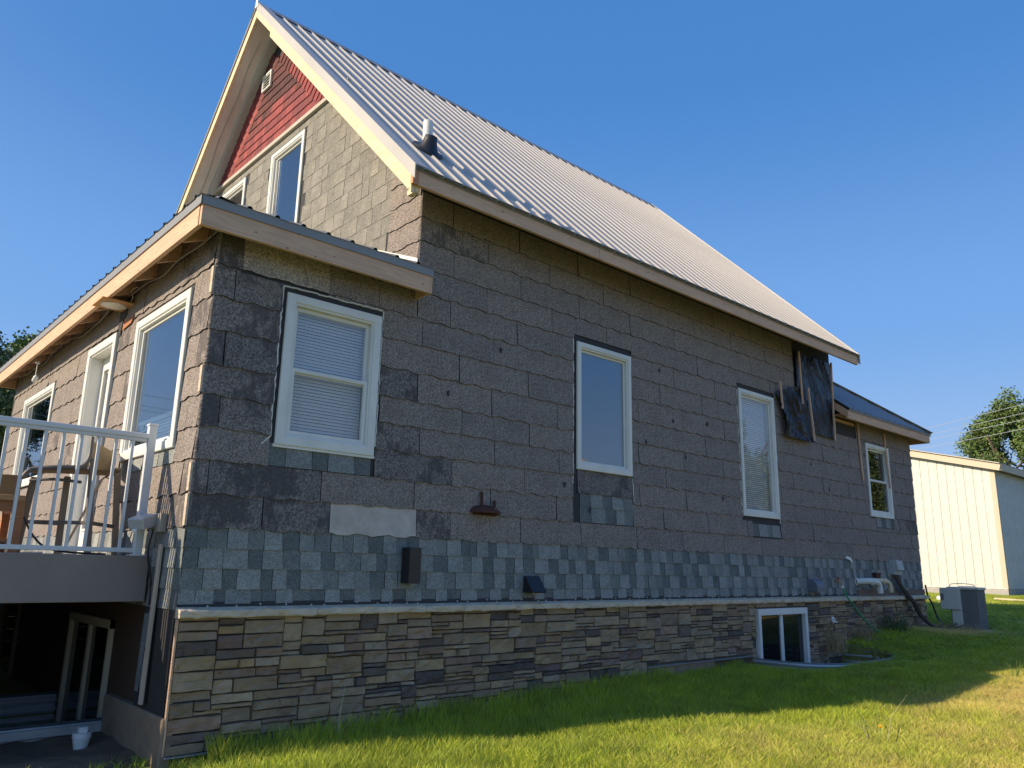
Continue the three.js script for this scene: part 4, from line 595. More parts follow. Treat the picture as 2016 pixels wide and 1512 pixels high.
{
  const t = thing('soffit_light', 'plywood panel with a round flush light under the porch eave', 'ceiling light', null, [0, 0, 0]);
  part('panel', rbox(-0.30, 0.0, 3.872, 3.886, -2.38, -2.03, 0.003), M.ply, t); part('lens', cyl(0.10, 0.10, 0.008, 30, -0.15, 3.865, -2.205), std(lin(0.72, 0.70, 0.64), { roughness: 0.3 }), t); part('trim_ring', new THREE.TorusGeometry(0.108, 0.008, 8, 30).rotateX(Math.PI / 2).translate(-0.15, 3.868, -2.205), M.white, t);
  part('wire', tube([[-0.03, 3.886, -2.1], [-0.03, 3.95, -2.05], [-0.06, 4.0, -2.0], [-0.02, 4.03, -1.95]], 0.005, 12, 5), M.flash, t);
  const c = thing('eave_cable', 'grey cable stapled along the wall under the porch eave', 'cable');
  const pts = []; for (let z = 0.2; z > -7.2; z -= 0.22) pts.push([-0.055 + 0.02 * Math.sin(z * 3.1), 3.945 + 0.03 * Math.sin(z * 2.3) + 0.015 * Math.sin(z * 7), Math.min(z, -0.02)]); part('cable', tube(pts.slice(1), 0.008, 120, 6), std(lin(0.22, 0.20, 0.18)), c);
  part('cable', tube([[-0.05, 3.95, -0.02], [-0.02, 3.985, 0.05], [0.1, 3.99, 0.05], [0.4, 3.985, 0.04], [0.9, 3.99, 0.04], [1.3, 3.995, 0.04]], 0.008, 40, 6), std(lin(0.22, 0.20, 0.18)), c);
  const w = thing('hanging_wire', 'white wire end dangling above the double hung window', 'wire'); part('wire', tube([[0.715, 4.02, 0.03], [0.72, 3.93, 0.045], [0.755, 3.84, 0.04], [0.78, 3.77, 0.03], [0.755, 3.735, 0.03]], 0.007, 20, 6), std(lin(0.42, 0.38, 0.33)), w);
  const s = thing('security_camera', 'small white camera hanging from the porch eave', 'camera', null, [-0.15, 3.62, -5.4]); part('rod', tube([[0, 0.24, 0], [0, 0.06, 0]], 0.006, 4, 6), M.white, s); part('body', new THREE.CapsuleGeometry(0.03, 0.07, 4, 12).rotateX(1.2).translate(0, 0.04, 0), M.white, s); part('mount', cyl(0.03, 0.03, 0.02, 12, 0, 0.24, 0), M.white, s);
  const d = thing('corner_camera', 'silver angled spotlight box beside the deck post near the corner', 'spotlight', null, [0, 0, 0]);
  part('bracket', rbox(-0.06, -0.012, 1.66, 1.80, -0.50, -0.385, 0.006), std(lin(0.40, 0.36, 0.31), { map: mk.paint }), d); part('housing', new RoundedBoxGeometry(0.16, 0.09, 0.15, 1, 0.01).rotateZ(0.35).rotateY(0.5).translate(-0.14, 1.735, -0.52), std(lin(0.5, 0.52, 0.55), { metalness: 0.3, roughness: 0.4 }), d); part('lens', cyl(0.02, 0.02, 0.02, 12, -0.20, 1.655, -0.50), M.flash, d);
  part('cable', tube([[-0.07, 1.68, -0.5], [-0.08, 1.5, -0.52], [-0.03, 1.3, -0.53], [-0.02, 1.12, -0.54]], 0.007, 16, 6), M.black, d);
  solo('wood_stake', beam(V(-0.03, 1.57, -0.40), V(-0.045, 0.44, -0.385), 0.022, 0.05, V(0, 0, 1), 0.004), M.weathered, 'weathered wooden stake leaning on the black base by the corner', 'stake');
}

// ------------------------------------------------------------------ deck and what stands on it
{
  const t = thing('deck', 'raised grey brown deck with white metal railing in front of the porch', 'deck'), XD = -1.64, ZD = -0.62;
  part('rim_board', rbox(XD, -0.03, 1.142, 1.482, ZD - 0.04, ZD, 0.006), M.deck, t); part('rim_board', rbox(XD, XD + 0.04, 1.142, 1.482, -7.4, ZD - 0.042, 0.006), M.deck, t);
  for (let x = XD; x < -0.06; x += 0.145) part('deck_board', box(x + 0.003, Math.min(x + 0.14, -0.02), 1.445, 1.478, -7.4, ZD - 0.042), M.deck, t);
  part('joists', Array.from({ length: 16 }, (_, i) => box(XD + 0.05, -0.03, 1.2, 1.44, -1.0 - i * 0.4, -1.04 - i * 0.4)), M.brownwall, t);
  part('added_skirt', Array.from({ length: 8 }, (_, i) => box(XD + 0.005, XD + 0.03, -0.2 + i * 0.168, -0.2 + i * 0.168 + 0.165, -7.4, ZD - 0.05)), M.brownwall, t);  // unseen skirting, added to keep the sun out from under the deck
  part('added_skirt', Array.from({ length: 8 }, (_, i) => box(XD + 0.005, -0.03, -0.2 + i * 0.168, -0.2 + i * 0.168 + 0.165, -7.43, -7.40)), M.brownwall, t);  // unseen end skirting, added so sunlit ground stays out of the panes
  // stair flight going down from the deck, its handrail shades the corner of the porch wall
  const st = part('stair', [0, 1, 2, 3, 4, 5, 6].map(i => box(XD - 0.28 * (i + 1), XD - 0.28 * i + 0.02, 1.28 - 0.2 * i, 1.32 - 0.2 * i, -1.7, ZD - 0.06)), M.deck, t);
  for (const z of [ZD - 0.04, -1.74]) part('stringer', beam(V(XD, 1.30, z), V(XD - 2.1, -0.18, z), 0.04, 0.28), M.deck, st);
  for (const z of [ZD - 0.045, -1.735]) { part('handrail', [beam(V(XD, 2.40, z), V(XD - 2.0, 1.0, z), 0.06, 0.05), beam(V(XD, 1.55, z), V(XD - 2.0, 0.15, z), 0.04, 0.035)], M.rail, st); for (let i = 1; i < 16; i++) part('baluster', box(XD - 0.121 * i - 0.011, XD - 0.121 * i + 0.011, 1.55 - 0.7 * 0.121 * i, 2.39 - 0.7 * 0.121 * i, z - 0.011, z + 0.011), M.rail, st); part('railing_post', rbox(XD - 2.06, XD - 2.0, -0.2, 1.06, z - 0.03, z + 0.03, 0.005), M.rail, st); }
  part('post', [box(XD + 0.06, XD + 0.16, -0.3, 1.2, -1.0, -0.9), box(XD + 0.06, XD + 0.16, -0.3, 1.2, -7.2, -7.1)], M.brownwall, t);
  const rail = part('railing', [rbox(XD + 0.05, -0.135, 2.385, 2.425, ZD - 0.075, ZD - 0.015, 0.008), rbox(XD + 0.05, -0.135, 2.36, 2.388, ZD - 0.063, ZD - 0.027, 0.004)], M.rail, t);
  part('bottom_rail', rbox(XD + 0.05, -0.135, 1.504, 1.538, ZD - 0.062, ZD - 0.028, 0.004), M.rail, rail);
  for (let x = -0.248; x > XD + 0.06; x -= 0.1205) part('baluster', rbox(x - 0.011, x + 0.011, 1.535, 2.362, ZD - 0.056, ZD - 0.034, 0.003), M.rail, rail);
  for (const x of [-0.116, XD + 0.04]) { const p = part('railing_post', rbox(x - 0.03, x + 0.03, 1.482, 2.49, ZD - 0.075, ZD - 0.015, 0.005), M.rail, rail); part('post_cap', rbox(x - 0.036, x + 0.036, 2.488, 2.508, ZD - 0.081, ZD - 0.009, 0.004), M.rail, p); part('post_foot', rbox(x - 0.058, x + 0.055, 1.480, 1.492, ZD - 0.10, ZD + 0.0, 0.003), M.rail, p); }
  const z0 = -7.3; part('railing', [rbox(XD + 0.015, XD + 0.075, 2.385, 2.425, z0, -4.8, 0.008), rbox(XD + 0.03, XD + 0.064, 1.504, 1.538, z0, -4.8, 0.004), ...Array.from({ length: 20 }, (_, i) => box(XD + 0.036, XD + 0.058, 1.53, 2.39, -4.9 - i * 0.12, -4.92 - i * 0.12))], M.rail, t);
}
{
  const m = std(lin(0.30, 0.235, 0.16), { roughness: 0.5 }), m2 = std(lin(0.16, 0.145, 0.13), { roughness: 0.5 }), sl = std(lin(0.42, 0.32, 0.19), { roughness: 0.9, map: mk.conc });
  const t = thing('bar_chair', 'tall tan patio bar chair with sling seat behind the railing', 'chair');
  const leg = (a, b, mat) => part('leg', beam(V(...a), V(...b), 0.034, 0.05, V(1, 0, 0), 0.008), mat, t);
  leg([-0.70, 2.10, -1.62], [-0.735, 1.478, -1.66], m); leg([-0.47, 2.12, -1.55], [-0.47, 1.478, -1.52], m); leg([-0.365, 2.26, -1.28], [-0.315, 1.478, -1.24], m2); leg([-0.115, 2.22, -1.46], [-0.06, 1.478, -1.42], m);
  part('seat', sheet(Array.from({ length: 9 }, (_, i) => { const f = i / 8; return [[-0.80 + 0.10 * f, 2.135 + 0.01 * f, -1.75 + 0.5 * f], [-0.15 + 0.02 * f, 2.185 - 0.03 * Math.sin(f * 3.1), -1.78 + 0.5 * f]]; }), 10, 0.012, 77), sl, t);
  part('back', sheet(Array.from({ length: 7 }, (_, i) => { const f = i / 6; return [[-0.40 + 0.02 * f, 2.19 + 0.22 * f, -1.30 - 0.02 * f], [-0.10 + 0.02 * f, 2.20 + 0.19 * f, -1.75 - 0.02 * f]]; }), 8, 0.012, 78), sl, t);
  part('back_frame', [tube([[-0.80, 2.13, -1.30], [-0.6, 2.165, -1.25], [-0.45, 2.18, -1.24], [-0.40, 2.25, -1.26], [-0.385, 2.44, -1.30]], 0.017, 30, 8), tube([[-0.12, 2.16, -1.78], [-0.10, 2.2, -1.77], [-0.075, 2.26, -1.77], [-0.07, 2.40, -1.79]], 0.017, 20, 8)], m2, t);
  part('arm', [tube([[-0.84, 2.06, -1.3], [-0.80, 2.12, -1.30], [-0.72, 2.145, -1.29], [-0.40, 2.18, -1.27]], 0.02, 24, 8), tube([[-0.75, 2.06, -1.5], [-0.6, 2.075, -1.4], [-0.42, 2.06, -1.3]], 0.012, 16, 6)], m2, t);
  part('foot_ring', [beam(V(-0.72, 1.735, -1.64), V(-0.325, 1.735, -1.255), 0.02, 0.03), beam(V(-0.325, 1.735, -1.255), V(-0.09, 1.72, -1.43), 0.02, 0.03), beam(V(-0.72, 1.735, -1.64), V(-0.47, 1.73, -1.53), 0.02, 0.03)], m2, t);
}
{
  const o = std(lin(0.52, 0.25, 0.11), { map: mk.wood, roughness: 0.6 }), t = thing('wooden_cart', 'orange stained wooden cart standing on the deck at the left', 'cart');
  for (const [x, z] of [[-0.80, -1.45], [-0.80, -1.95], [-1.35, -1.45], [-1.35, -1.95]]) part('leg', rbox(x - 0.03, x + 0.03, 1.478, 1.92, z - 0.03, z + 0.03, 0.004), o, t);
  part('top', rbox(-1.42, -0.775, 1.885, 1.93, -2.0, -1.41, 0.006), std(lin(0.66, 0.42, 0.2), { map: mk.wood }), t); part('shelf', rbox(-1.40, -0.79, 1.56, 1.59, -1.98, -1.43, 0.005), o, t); part('apron', [box(-1.35, -0.80, 1.80, 1.885, -1.47, -1.44), box(-0.82, -0.79, 1.80, 1.885, -1.95, -1.46)], o, t);
  const b = thing('cardboard_box', 'tan cardboard box on top of the orange cart', 'box', null, [-0.93, 1.93, -1.66]); part('body', rbox(-0.13, 0.13, 0, 0.16, -0.14, 0.14, 0.004), std(lin(0.42, 0.26, 0.12), { map: mk.paint, roughness: 0.9 }), b); part('flap', [box(-0.13, 0.0, 0.158, 0.163, -0.14, 0.14), box(0.004, 0.13, 0.160, 0.165, -0.14, 0.14)], std(lin(0.46, 0.29, 0.14), { roughness: 0.9 }), b);
  const g = thing('barbecue_grill', 'black barbecue grill at the left end of the deck rail', 'grill', null, [-1.30, 1.48, -1.02]); part('cabinet', rbox(-0.25, 0.16, 0.06, 0.62, -0.2, 0.2, 0.01), M.black, g); part('lid', shapeGeo([[-0.22, 0.62], [0.20, 0.62], [0.20, 0.80], [0.12, 0.94], [-0.12, 0.96], [-0.22, 0.85]], [], 0.42, -0.21, 0.01), M.black, g); part('handle', tube([[0.20, 0.70, -0.05], [0.235, 0.705, -0.05], [0.235, 0.725, 0.12], [0.20, 0.73, 0.12]], 0.008, 16, 6), M.black, g); for (const [x, z] of [[-0.22, -0.17], [0.13, -0.17], [-0.22, 0.17], [0.13, 0.17]]) part('caster', cyl(0.025, 0.025, 0.06, 10, x, 0, z), M.black, g);
  const w = thing('dark_bar_grid', 'narrow dark grid of thin bars leaning beside the porch door', 'wire rack'), a = []; const A = V(-0.10, 2.16, -1.98), B = V(-0.28, 1.49, -2.25), C = V(0, 0, 0.07); for (const k of [0, 0.5, 1]) a.push(beam(A.clone().addScaledVector(C, k), B.clone().addScaledVector(C, k), 0.005, 0.005)); for (let i = 0; i <= 22; i++) { const p = A.clone().lerp(B, i / 22); a.push(beam(p, p.clone().add(C), 0.004, 0.004)); } part('grid', a, std(lin(0.05, 0.035, 0.03), { roughness: 0.6 }), w); part('foot', beam(B.clone().add(V(0, -0.004, -0.02)), B.clone().add(V(0, -0.004, 0.09)), 0.012, 0.008), M.black, w);  // narrow mesh of thin dark bars, slanting beside the door
  solo('power_cord', tube([[-0.86, 1.74, -0.9], [-0.80, 1.62, -0.86], [-0.72, 1.53, -0.8], [-0.6, 1.50, -0.76], [-0.45, 1.49, -0.75], [-0.3, 1.487, -0.8]], 0.008, 40, 6), M.black, 'black power cord drooping to the deck behind the railing', 'cord');
}

// ------------------------------------------------------------------ window wells, cleanout, air conditioner
{
  const corr = (pts, y0, y1) => { const s = new Soup(), ny = Math.round((y1(0) - y0) / 0.011); const P = (i, j) => { const [x, z, nx, nz] = pts[i], t = j / ny, y = y0 + (y1(i / (pts.length - 1)) - y0) * t, o = 0.020 * Math.sin((y1(0) - y0) * t / 0.083 * 2 * Math.PI); return [x + nx * o, y, z + nz * o]; }; for (let i = 0; i < pts.length - 1; i++) for (let j = 0; j < ny; j++) s.quad(P(i, j), P(i + 1, j), P(i + 1, j + 1), P(i, j + 1)); return s.build(); };
  const t = thing('window_well', 'corrugated steel window well in the grass at the basement slider', 'window well'), pts = []; for (let i = 0; i <= 40; i++) { const a = Math.PI * (1 - i / 40), c = Math.cos(a), s = Math.sin(a), e = 0.6; pts.push([WELL.x + WELL.a * Math.sign(c) * Math.abs(c) ** e, 0.02 + WELL.z + WELL.b * s ** e, c, s]); }
  const rim = f => 0.372 - 0.02 * f; part('shell', corr(pts, -1.0, rim), M.galv, t); part('rim', tube(pts.map((p, i) => [p[0], rim(i / 40) + 0.004, p[1]]), 0.009, 80, 6), std(lin(0.16, 0.18, 0.20), { roughness: 0.5 }), t);
  part('gravel', box(WELL.x - 1.2, WELL.x + 1.2, -0.95, -0.85, 0.03, 1.0), M.conc, t);
  const u = thing('window_well', 'corrugated steel window well under the deck', 'window well'), q = []; const cs = [[-0.0, WELL2.z1], [-0.5, WELL2.z1], [-0.85, WELL2.z1 - 0.05], [-1.0, WELL2.z1 - 0.22], [-1.04, -2.1], [-1.0, WELL2.z0 + 0.22], [-0.85, WELL2.z0 + 0.05], [-0.5, WELL2.z0], [0.03, WELL2.z0]]; cs.forEach(([x, z], i) => { const d = i < 2 ? [0, 1] : i > 6 ? [0, -1] : i === 2 ? [-0.4, 0.9] : i === 6 ? [-0.4, -0.9] : [-1, 0]; q.push([x, z, ...d]); });
  part('shell', corr(q, -1.0, () => 0.20), M.galv, u); part('rim', tube(q.map(p => [p[0], 0.205, p[1]]), 0.014, 80, 6), std(lin(0.05, 0.06, 0.07)), u); part('curb', [rbox(-0.95, -0.01, 0.12, 0.185, WELL2.z1 + 0.015, WELL2.z1 + 0.045, 0.008)], M.conc, u);
  const c = thing('drain_cleanout', 'white plastic drain cleanout cap standing on the bare soil', 'drain cleanout', null, [-0.27, groundAt(-0.27, -0.88) - 0.02, -0.88]);
  part('pipe', cyl(0.04, 0.062, 0.10, 20, 0, 0, 0), M.white, c); part('cap', cyl(0.064, 0.064, 0.035, 20, 0, 0.10, 0), M.white, c); part('plug', rbox(-0.03, 0.03, 0.135, 0.175, -0.03, 0.03, 0.004), M.white, c);
}
{
  const t = thing('air_conditioner', 'outdoor air conditioner unit with wire grille on the lawn', 'air conditioner', null, [14.0, 0.53, 0]), m = std(lin(0.66, 0.64, 0.57), { roughness: 0.5 }), dk = std(lin(0.24, 0.235, 0.225), { roughness: 0.7 });
  part('pad', rbox(-0.10, 0.5, -0.10, 0.0, 0.02, 0.82, 0.01), M.conc, t); part('cabinet', [rbox(0.03, 0.36, 0.0, 0.71, 0.17, 0.665, 0.012)], dk, t);
  part('corner_panel', [rbox(0.0, 0.20, 0.0, 0.72, 0.20, 0.37, 0.008)], m, t); part('control_cover', [rbox(-0.045, 0.20, 0.34, 0.72, 0.03, 0.372, 0.01)], m, t); part('top_cover', [rbox(-0.01, 0.385, 0.70, 0.745, 0.14, 0.69, 0.012)], m, t); part('fan_guard', [...[0.05, 0.09, 0.13].map(r => new THREE.TorusGeometry(r, 0.006, 5, 30).rotateX(Math.PI / 2).translate(0.19, 0.758, 0.42)), ...[0, 1, 2, 3].map(i => box(-0.13, 0.13, 0, 0.008, -0.004, 0.004).rotateY(i * Math.PI / 4).translate(0.19, 0.752, 0.42)), tube([[0.02, 0.745, 0.2], [0.04, 0.785, 0.2], [0.04, 0.785, 0.6], [0.02, 0.745, 0.63]], 0.007, 20, 6)], m, t);
  const g = []; for (let i = 0; i <= 12; i++) g.push(box(0.014, 0.019, 0.02, 0.70, 0.385 + i * 0.0215, 0.388 + i * 0.0215)); for (let i = 0; i <= 11; i++) g.push(box(0.016, 0.021, 0.03 + i * 0.06, 0.034 + i * 0.06, 0.37, 0.665)); for (let i = 0; i <= 15; i++) g.push(box(0.04 + i * 0.021, 0.043 + i * 0.021, 0.02, 0.70, 0.668, 0.673)); for (let i = 0; i <= 11; i++) g.push(box(0.03, 0.36, 0.03 + i * 0.06, 0.034 + i * 0.06, 0.670, 0.675));
  part('grille', g, std(lin(0.24, 0.25, 0.26), { roughness: 0.5 }), t); part('label_plate', [box(-0.048, -0.046, 0.50, 0.62, 0.05, 0.10)], dk, t);
}

// ------------------------------------------------------------------ shed
{
  const t = thing('metal_shed', 'white ribbed metal shed with tan corner trim behind the house', 'shed'), XS = 30, ZC = -3.47, ZL = -17, ZA = -10.5, yT = z => 5.30 + 0.257 * (-3.47 - (z < ZA ? 2 * ZA - z : z)), sm = std(lin(0.64, 0.635, 0.60), { map: mk.paint, roughness: 0.5 }), shadeSide = std(lin(0.60, 0.64, 0.66), { map: mk.paint, roughness: 0.5 }), tan = std(lin(0.56, 0.475, 0.36), { roughness: 0.6 });  // side wall paint is a bluish copy with its shade mixed in
  part('foundation', [box(XS - 0.02, XS + 0.3, 0.3, 1.09, ZL, ZC + 0.02), box(XS + 0.3, XS + 16, 0.3, 1.09, ZC - 0.3, ZC + 0.02)], M.conc, t);
  part('wall', [shapeGeo([[ZL, 1.08], [ZC, 1.08], [ZC, yT(ZC)], [ZA, yT(ZA)], [ZL, yT(ZL)]], [], 0.05, -0.06).rotateY(FRONT).translate(XS, 0, 0)], sm, t);
  let z = ZC - 0.09; while (z > ZL) { const z1 = Math.max(ZL, z - 0.305), s = new Soup(), e = 0.035; s.quad([XS, 1.10, z1], [XS, 1.10, z1 + e], [XS, yT(z1) - 0.02, z1 + e], [XS, yT(z1) - 0.02, z1]); const h0 = yT(z1), h1 = yT(z); s.quad([XS - 0.02, 1.10, z1 + e + 0.012], [XS - 0.02, 1.10, z - 0.004], [XS - 0.02, h1 - 0.02, z - 0.004], [XS - 0.02, h0 - 0.02, z1 + e + 0.012]); s.quad([XS, 1.10, z1 + e], [XS - 0.02, 1.10, z1 + e + 0.012], [XS - 0.02, h0 - 0.02, z1 + e + 0.012], [XS, h0 - 0.02, z1 + e]); s.quad([XS - 0.02, 1.10, z - 0.004], [XS, 1.10, z], [XS, h1 - 0.02, z], [XS - 0.02, h1 - 0.02, z - 0.004]); part('wall_panel', s.build(), sm, t); z = z1; }
  for (let x = XS + 0.1; x < XS + 15.9; x += 0.9) part('wall_panel', ribs(V(x, 1.08, ZC + 0.002), V(1, 0, 0), V(0, 1, 0), V(0, 0, 1), 0, 0.9, () => 0, () => 4.18, 0.225, 0.1, 0.02, 0.06, 0.03), shadeSide, t);
  part('corner_trim', [rbox(XS - 0.022, XS + 0.06, 1.08, 5.46, ZC - 0.14, ZC + 0.03, 0.005)], tan, t); part('base_trim', [box(XS - 0.03, XS - 0.015, 1.07, 1.11, ZL, ZC)], sm, t);
  const rake = (z0, z1) => beam(V(XS - 0.20, yT(z0) + 0.12, z0), V(XS - 0.20, yT(z1) + 0.12, z1), 0.06, 0.24); part('rake_trim', rake(ZC + 0.28, ZA), tan, t); part('rake_trim', rake(ZL - 0.28, ZA), tan, t);
  part('soffit', beam(V(XS - 0.10, yT(ZC) + 0.01, ZC + 0.0), V(XS - 0.10, yT(ZA) + 0.01, ZA), 0.22, 0.02), M.dripMetal, t);
  part('roof', [beam(V(XS + 7.9, yT(ZC + 0.3) + 0.27, ZC + 0.3), V(XS + 7.9, yT(ZA) + 0.27, ZA), 16.4, 0.03), beam(V(XS + 7.9, yT(ZL - 0.3) + 0.27, ZL - 0.3), V(XS + 7.9, yT(ZA) + 0.27, ZA), 16.4, 0.03)], M.roof, t); part('fascia', box(XS - 0.17, XS + 16, yT(ZC) - 0.06, yT(ZC) + 0.17, ZC + 0.24, ZC + 0.30), tan, t);
  const b = thing('white_pipe', 'white drain pipe lying on the lawn beside the shed', 'pipe', null, [0, 0, 0]); part('pipe', [tube([[22.2, groundAt(22.2, -2.6) + 0.09, -3.0], [22.2, groundAt(22.2, -2) + 0.08, -2.2]], 0.085, 8, 14)], M.white, b); part('coupling', tube([[22.2, groundAt(22.2, -2.6) + 0.085, -2.6], [22.2, groundAt(22.2, -2) + 0.085, -2.5]], 0.095, 2, 14), M.white, b);
  solo('plank', beam(V(24.0, groundAt(24, -1.9) + 0.07, -2.1), V(24.0, groundAt(24, -0.6) + 0.06, -1.2), 0.16, 0.04, V(0, 1, 0), 0.004), M.lumberPale, 'pale plank lying in the grass in front of the shed', 'plank');
}

// ------------------------------------------------------------------ trees, wires, neighbouring house (seen in the panes)
const leafGeo = (() => { const s = new Soup(); for (let i = 0; i < 16; i++) { const a = i * 0.9, r = rng(i + 3), ox = (r() - 0.5) * 0.44, oy = (r() - 0.5) * 0.44, oz = (r() - 0.5) * 0.44, L = 0.08 + r() * 0.05, w = 0.034, t = (r() - 0.5) * 2, c = Math.cos(a), d = Math.sin(a); s.quad([ox, oy, oz], [ox + c * L * 0.5 - d * w, oy + t * 0.04 + 0.02, oz + d * L * 0.5 + c * w], [ox + c * L, oy + t * 0.1, oz + d * L], [ox + c * L * 0.5 + d * w, oy + t * 0.04 - 0.02, oz + d * L * 0.5 - c * w]); } return s.build(); })();
function tree(label, x, z, h, w, seed, tone, n, base = 0.28, grp) {
  const r = rng(seed), y0 = groundAt(x, z) - 0.1, t = thing('leafy_tree', label, 'tree', grp, [x, y0, z]), limbs = [], clumps = [];
  const bark = std(lin(0.12, 0.09, 0.065), { roughness: 1 });
  limbs.push(new THREE.CylinderGeometry(h * 0.010, h * 0.026, h * 0.6, 9).translate(0, h * 0.3, 0));
  for (let i = 0; i < 11; i++) { const a = r() * 6.28, y = h * (base + 0.05 + r() * 0.45), k = w * (0.35 + 0.35 * r()), e = [Math.cos(a) * k, y + h * (0.14 + 0.2 * r()), Math.sin(a) * k]; limbs.push(tube([[0, y, 0], [e[0] * 0.5, y + (e[1] - y) * 0.35, e[2] * 0.5], e], h * 0.006, 8, 5)); }
  for (let i = 0; i < 46; i++) { const a = r() * 6.28, f = Math.pow(r(), 0.8), y = base + (1 - base) * f, prof = Math.sin(Math.PI * Math.min(1, 0.16 + 0.84 * f)) ** 0.7, k = w * prof * (0.30 + 0.75 * Math.sqrt(r())); clumps.push([Math.cos(a) * k * 0.85, y * h * 0.95, Math.sin(a) * k * 0.85, (0.35 + 0.6 * r()) * w * 0.26]); }
  part('trunk', limbs, bark, t);
  const im = new THREE.InstancedMesh(leafGeo, std(tone, { roughness: 0.75, side: THREE.DoubleSide }), n), o = new THREE.Object3D(), c = new THREE.Color();
  for (let i = 0; i < n; i++) { const q = clumps[Math.floor(r() * clumps.length)]; let px, py, pz, l; do { px = r() * 2 - 1; py = r() * 2 - 1; pz = r() * 2 - 1; l = px * px + py * py + pz * pz; } while (l > 1); const m = Math.pow(l, 0.15); o.position.set(q[0] + px * q[3] * m, q[1] + py * q[3] * 1.7 * m, q[2] + pz * q[3] * m); o.rotation.set(r() * 6.28, r() * 6.28, r() * 6.28); o.scale.setScalar(0.8 + r() * 0.7); o.updateMatrix(); im.setMatrixAt(i, o.matrix); const f = 0.65 + 0.7 * r(); im.setColorAt(i, c.setRGB(f * (0.9 + 0.3 * r()), f, f * 0.9)); }
  im.name = 'crown'; im.userData.kind = 'stuff'; im.castShadow = im.receiveShadow = true; t.add(im); return t;
}
const tone = lin(0.12, 0.19, 0.055), tone2 = lin(0.09, 0.14, 0.07);
tree('dark leafy tree at the far left edge beyond the porch roof', 1.6, -27, 9.7, 3.0, 3, tone2, 5200, 0.1);
tree('lighter leafy tree peeping over the middle of the porch eave at left', 3.8, -30, 10.2, 2.0, 5, tone, 3600, 0.2);
tree('green leafy tree rising above the shed roof at the right', 45, -6.7, 9.5, 3.2, 8, tone, 3800, 0.25);
tree('dense dark tree at the right edge behind the shed', 46, -3.0, 10.9, 3.3, 13, tone2, 6000, 0.2);
tree('roadside tree out in front, mirrored in the porch window panes', -11, -38, 8.0, 3.6, 21, tone, 3200, 0.15, null);
tree('tall roadside tree mirrored in the far porch window', -6.5, -33, 10.5, 3.0, 22, tone2, 3200, 0.25, null);
tree('garden tree behind the viewer mirrored in the blind window', 27.5, 13.0, 7.5, 3.2, 23, lin(0.10, 0.15, 0.05), 3600, 0.1, null);
tree('garden tree beyond it mirrored in the small rear window', 37, 12.5, 8.6, 3.4, 24, lin(0.08, 0.12, 0.04), 3600, 0.1, null);
{
  const t = thing('neighbour_house', 'low pale house behind the viewer mirrored in the clear window', 'house', null, [24.0, 0.75, 17.3], 1.1); const wm = std(lin(0.52, 0.45, 0.36), { map: mk.paint }), rm = std(lin(0.50, 0.40, 0.31), { map: mk.conc });
  part('wall', [shapeGeo([[-4.5, -0.5], [4.5, -0.5], [4.5, 2.8], [0, 5.0], [-4.5, 2.8]], [], 11, -5.5)], wm, t); for (const s of [1, -1]) part('roof', beam(V(s * 5.0, 2.62, 0), V(0, 5.12, 0), 12, 0.14, V(0, 1, 0)), rm, t); part('door', box(-0.5, 0.5, -0.1, 2.0, -5.56, -5.5), M.white, t); for (const x of [-2.8, 2.8]) part('window', box(x - 0.6, x + 0.6, 0.8, 1.9, -5.55, -5.5), M.black, t);
}
{
  const pole = (x, z, h, l) => { const t = thing('utility_pole', l, 'utility pole', null, [x, groundAt(x, z), z]); part('shaft', cyl(0.14, 0.10, h, 12, 0, 0, 0), std(lin(0.16, 0.12, 0.09), { map: mk.wood }), t); part('cross_arm', box(-0.05, 0.05, h - 0.5, h - 0.38, -1.0, 1.0), std(lin(0.16, 0.12, 0.09), { map: mk.wood }), t); return t; };
  pole(29.5, 2.0, 7.4, 'wooden utility pole right of the shed carrying the wires'); pole(70, -38.5, 10.6, 'distant wooden utility pole far behind the house'); pole(-28, -30, 9.2, 'wooden roadside utility pole mirrored in the porch window'); pole(-1.2, -31, 9.4, 'second roadside utility pole near the left trees');
  const wm = std(lin(0.42, 0.44, 0.48), { roughness: 0.5 }); const span = (a, b, sag, l, g) => { const p = []; for (let i = 0; i <= 14; i++) { const f = i / 14; p.push([a[0] + (b[0] - a[0]) * f, a[1] + (b[1] - a[1]) * f - sag * 4 * f * (1 - f), a[2] + (b[2] - a[2]) * f]); } solo('utility_wire', tube(p, 0.009, 28, 5), wm, l, 'wire', g); };
  [0, 0.36, 0.62, 1.0].forEach((d, i) => span([29.5, 8.12 - d, 2.0 + i * 0.1], [70, 12.0 - d * 0.9, -38.5 + i * 0.1], 0.25, ['topmost wire crossing the sky over the shed', 'second wire down in the sky over the shed', 'third wire down in the sky over the shed', 'lowest wire just above the shed roof'][i], 'wires over the shed'));
  [0, 0.5, 0.7, 1.6].forEach((d, i) => span([-28, 8.9 - d, -30], [-1.2, 9.0 - d, -31], 0.4, ['topmost roadside wire mirrored in the porch window', 'second roadside wire mirrored in the porch window', 'third roadside wire mirrored in the porch window', 'lowest roadside wire mirrored in the porch window'][i], 'roadside wires'));
}

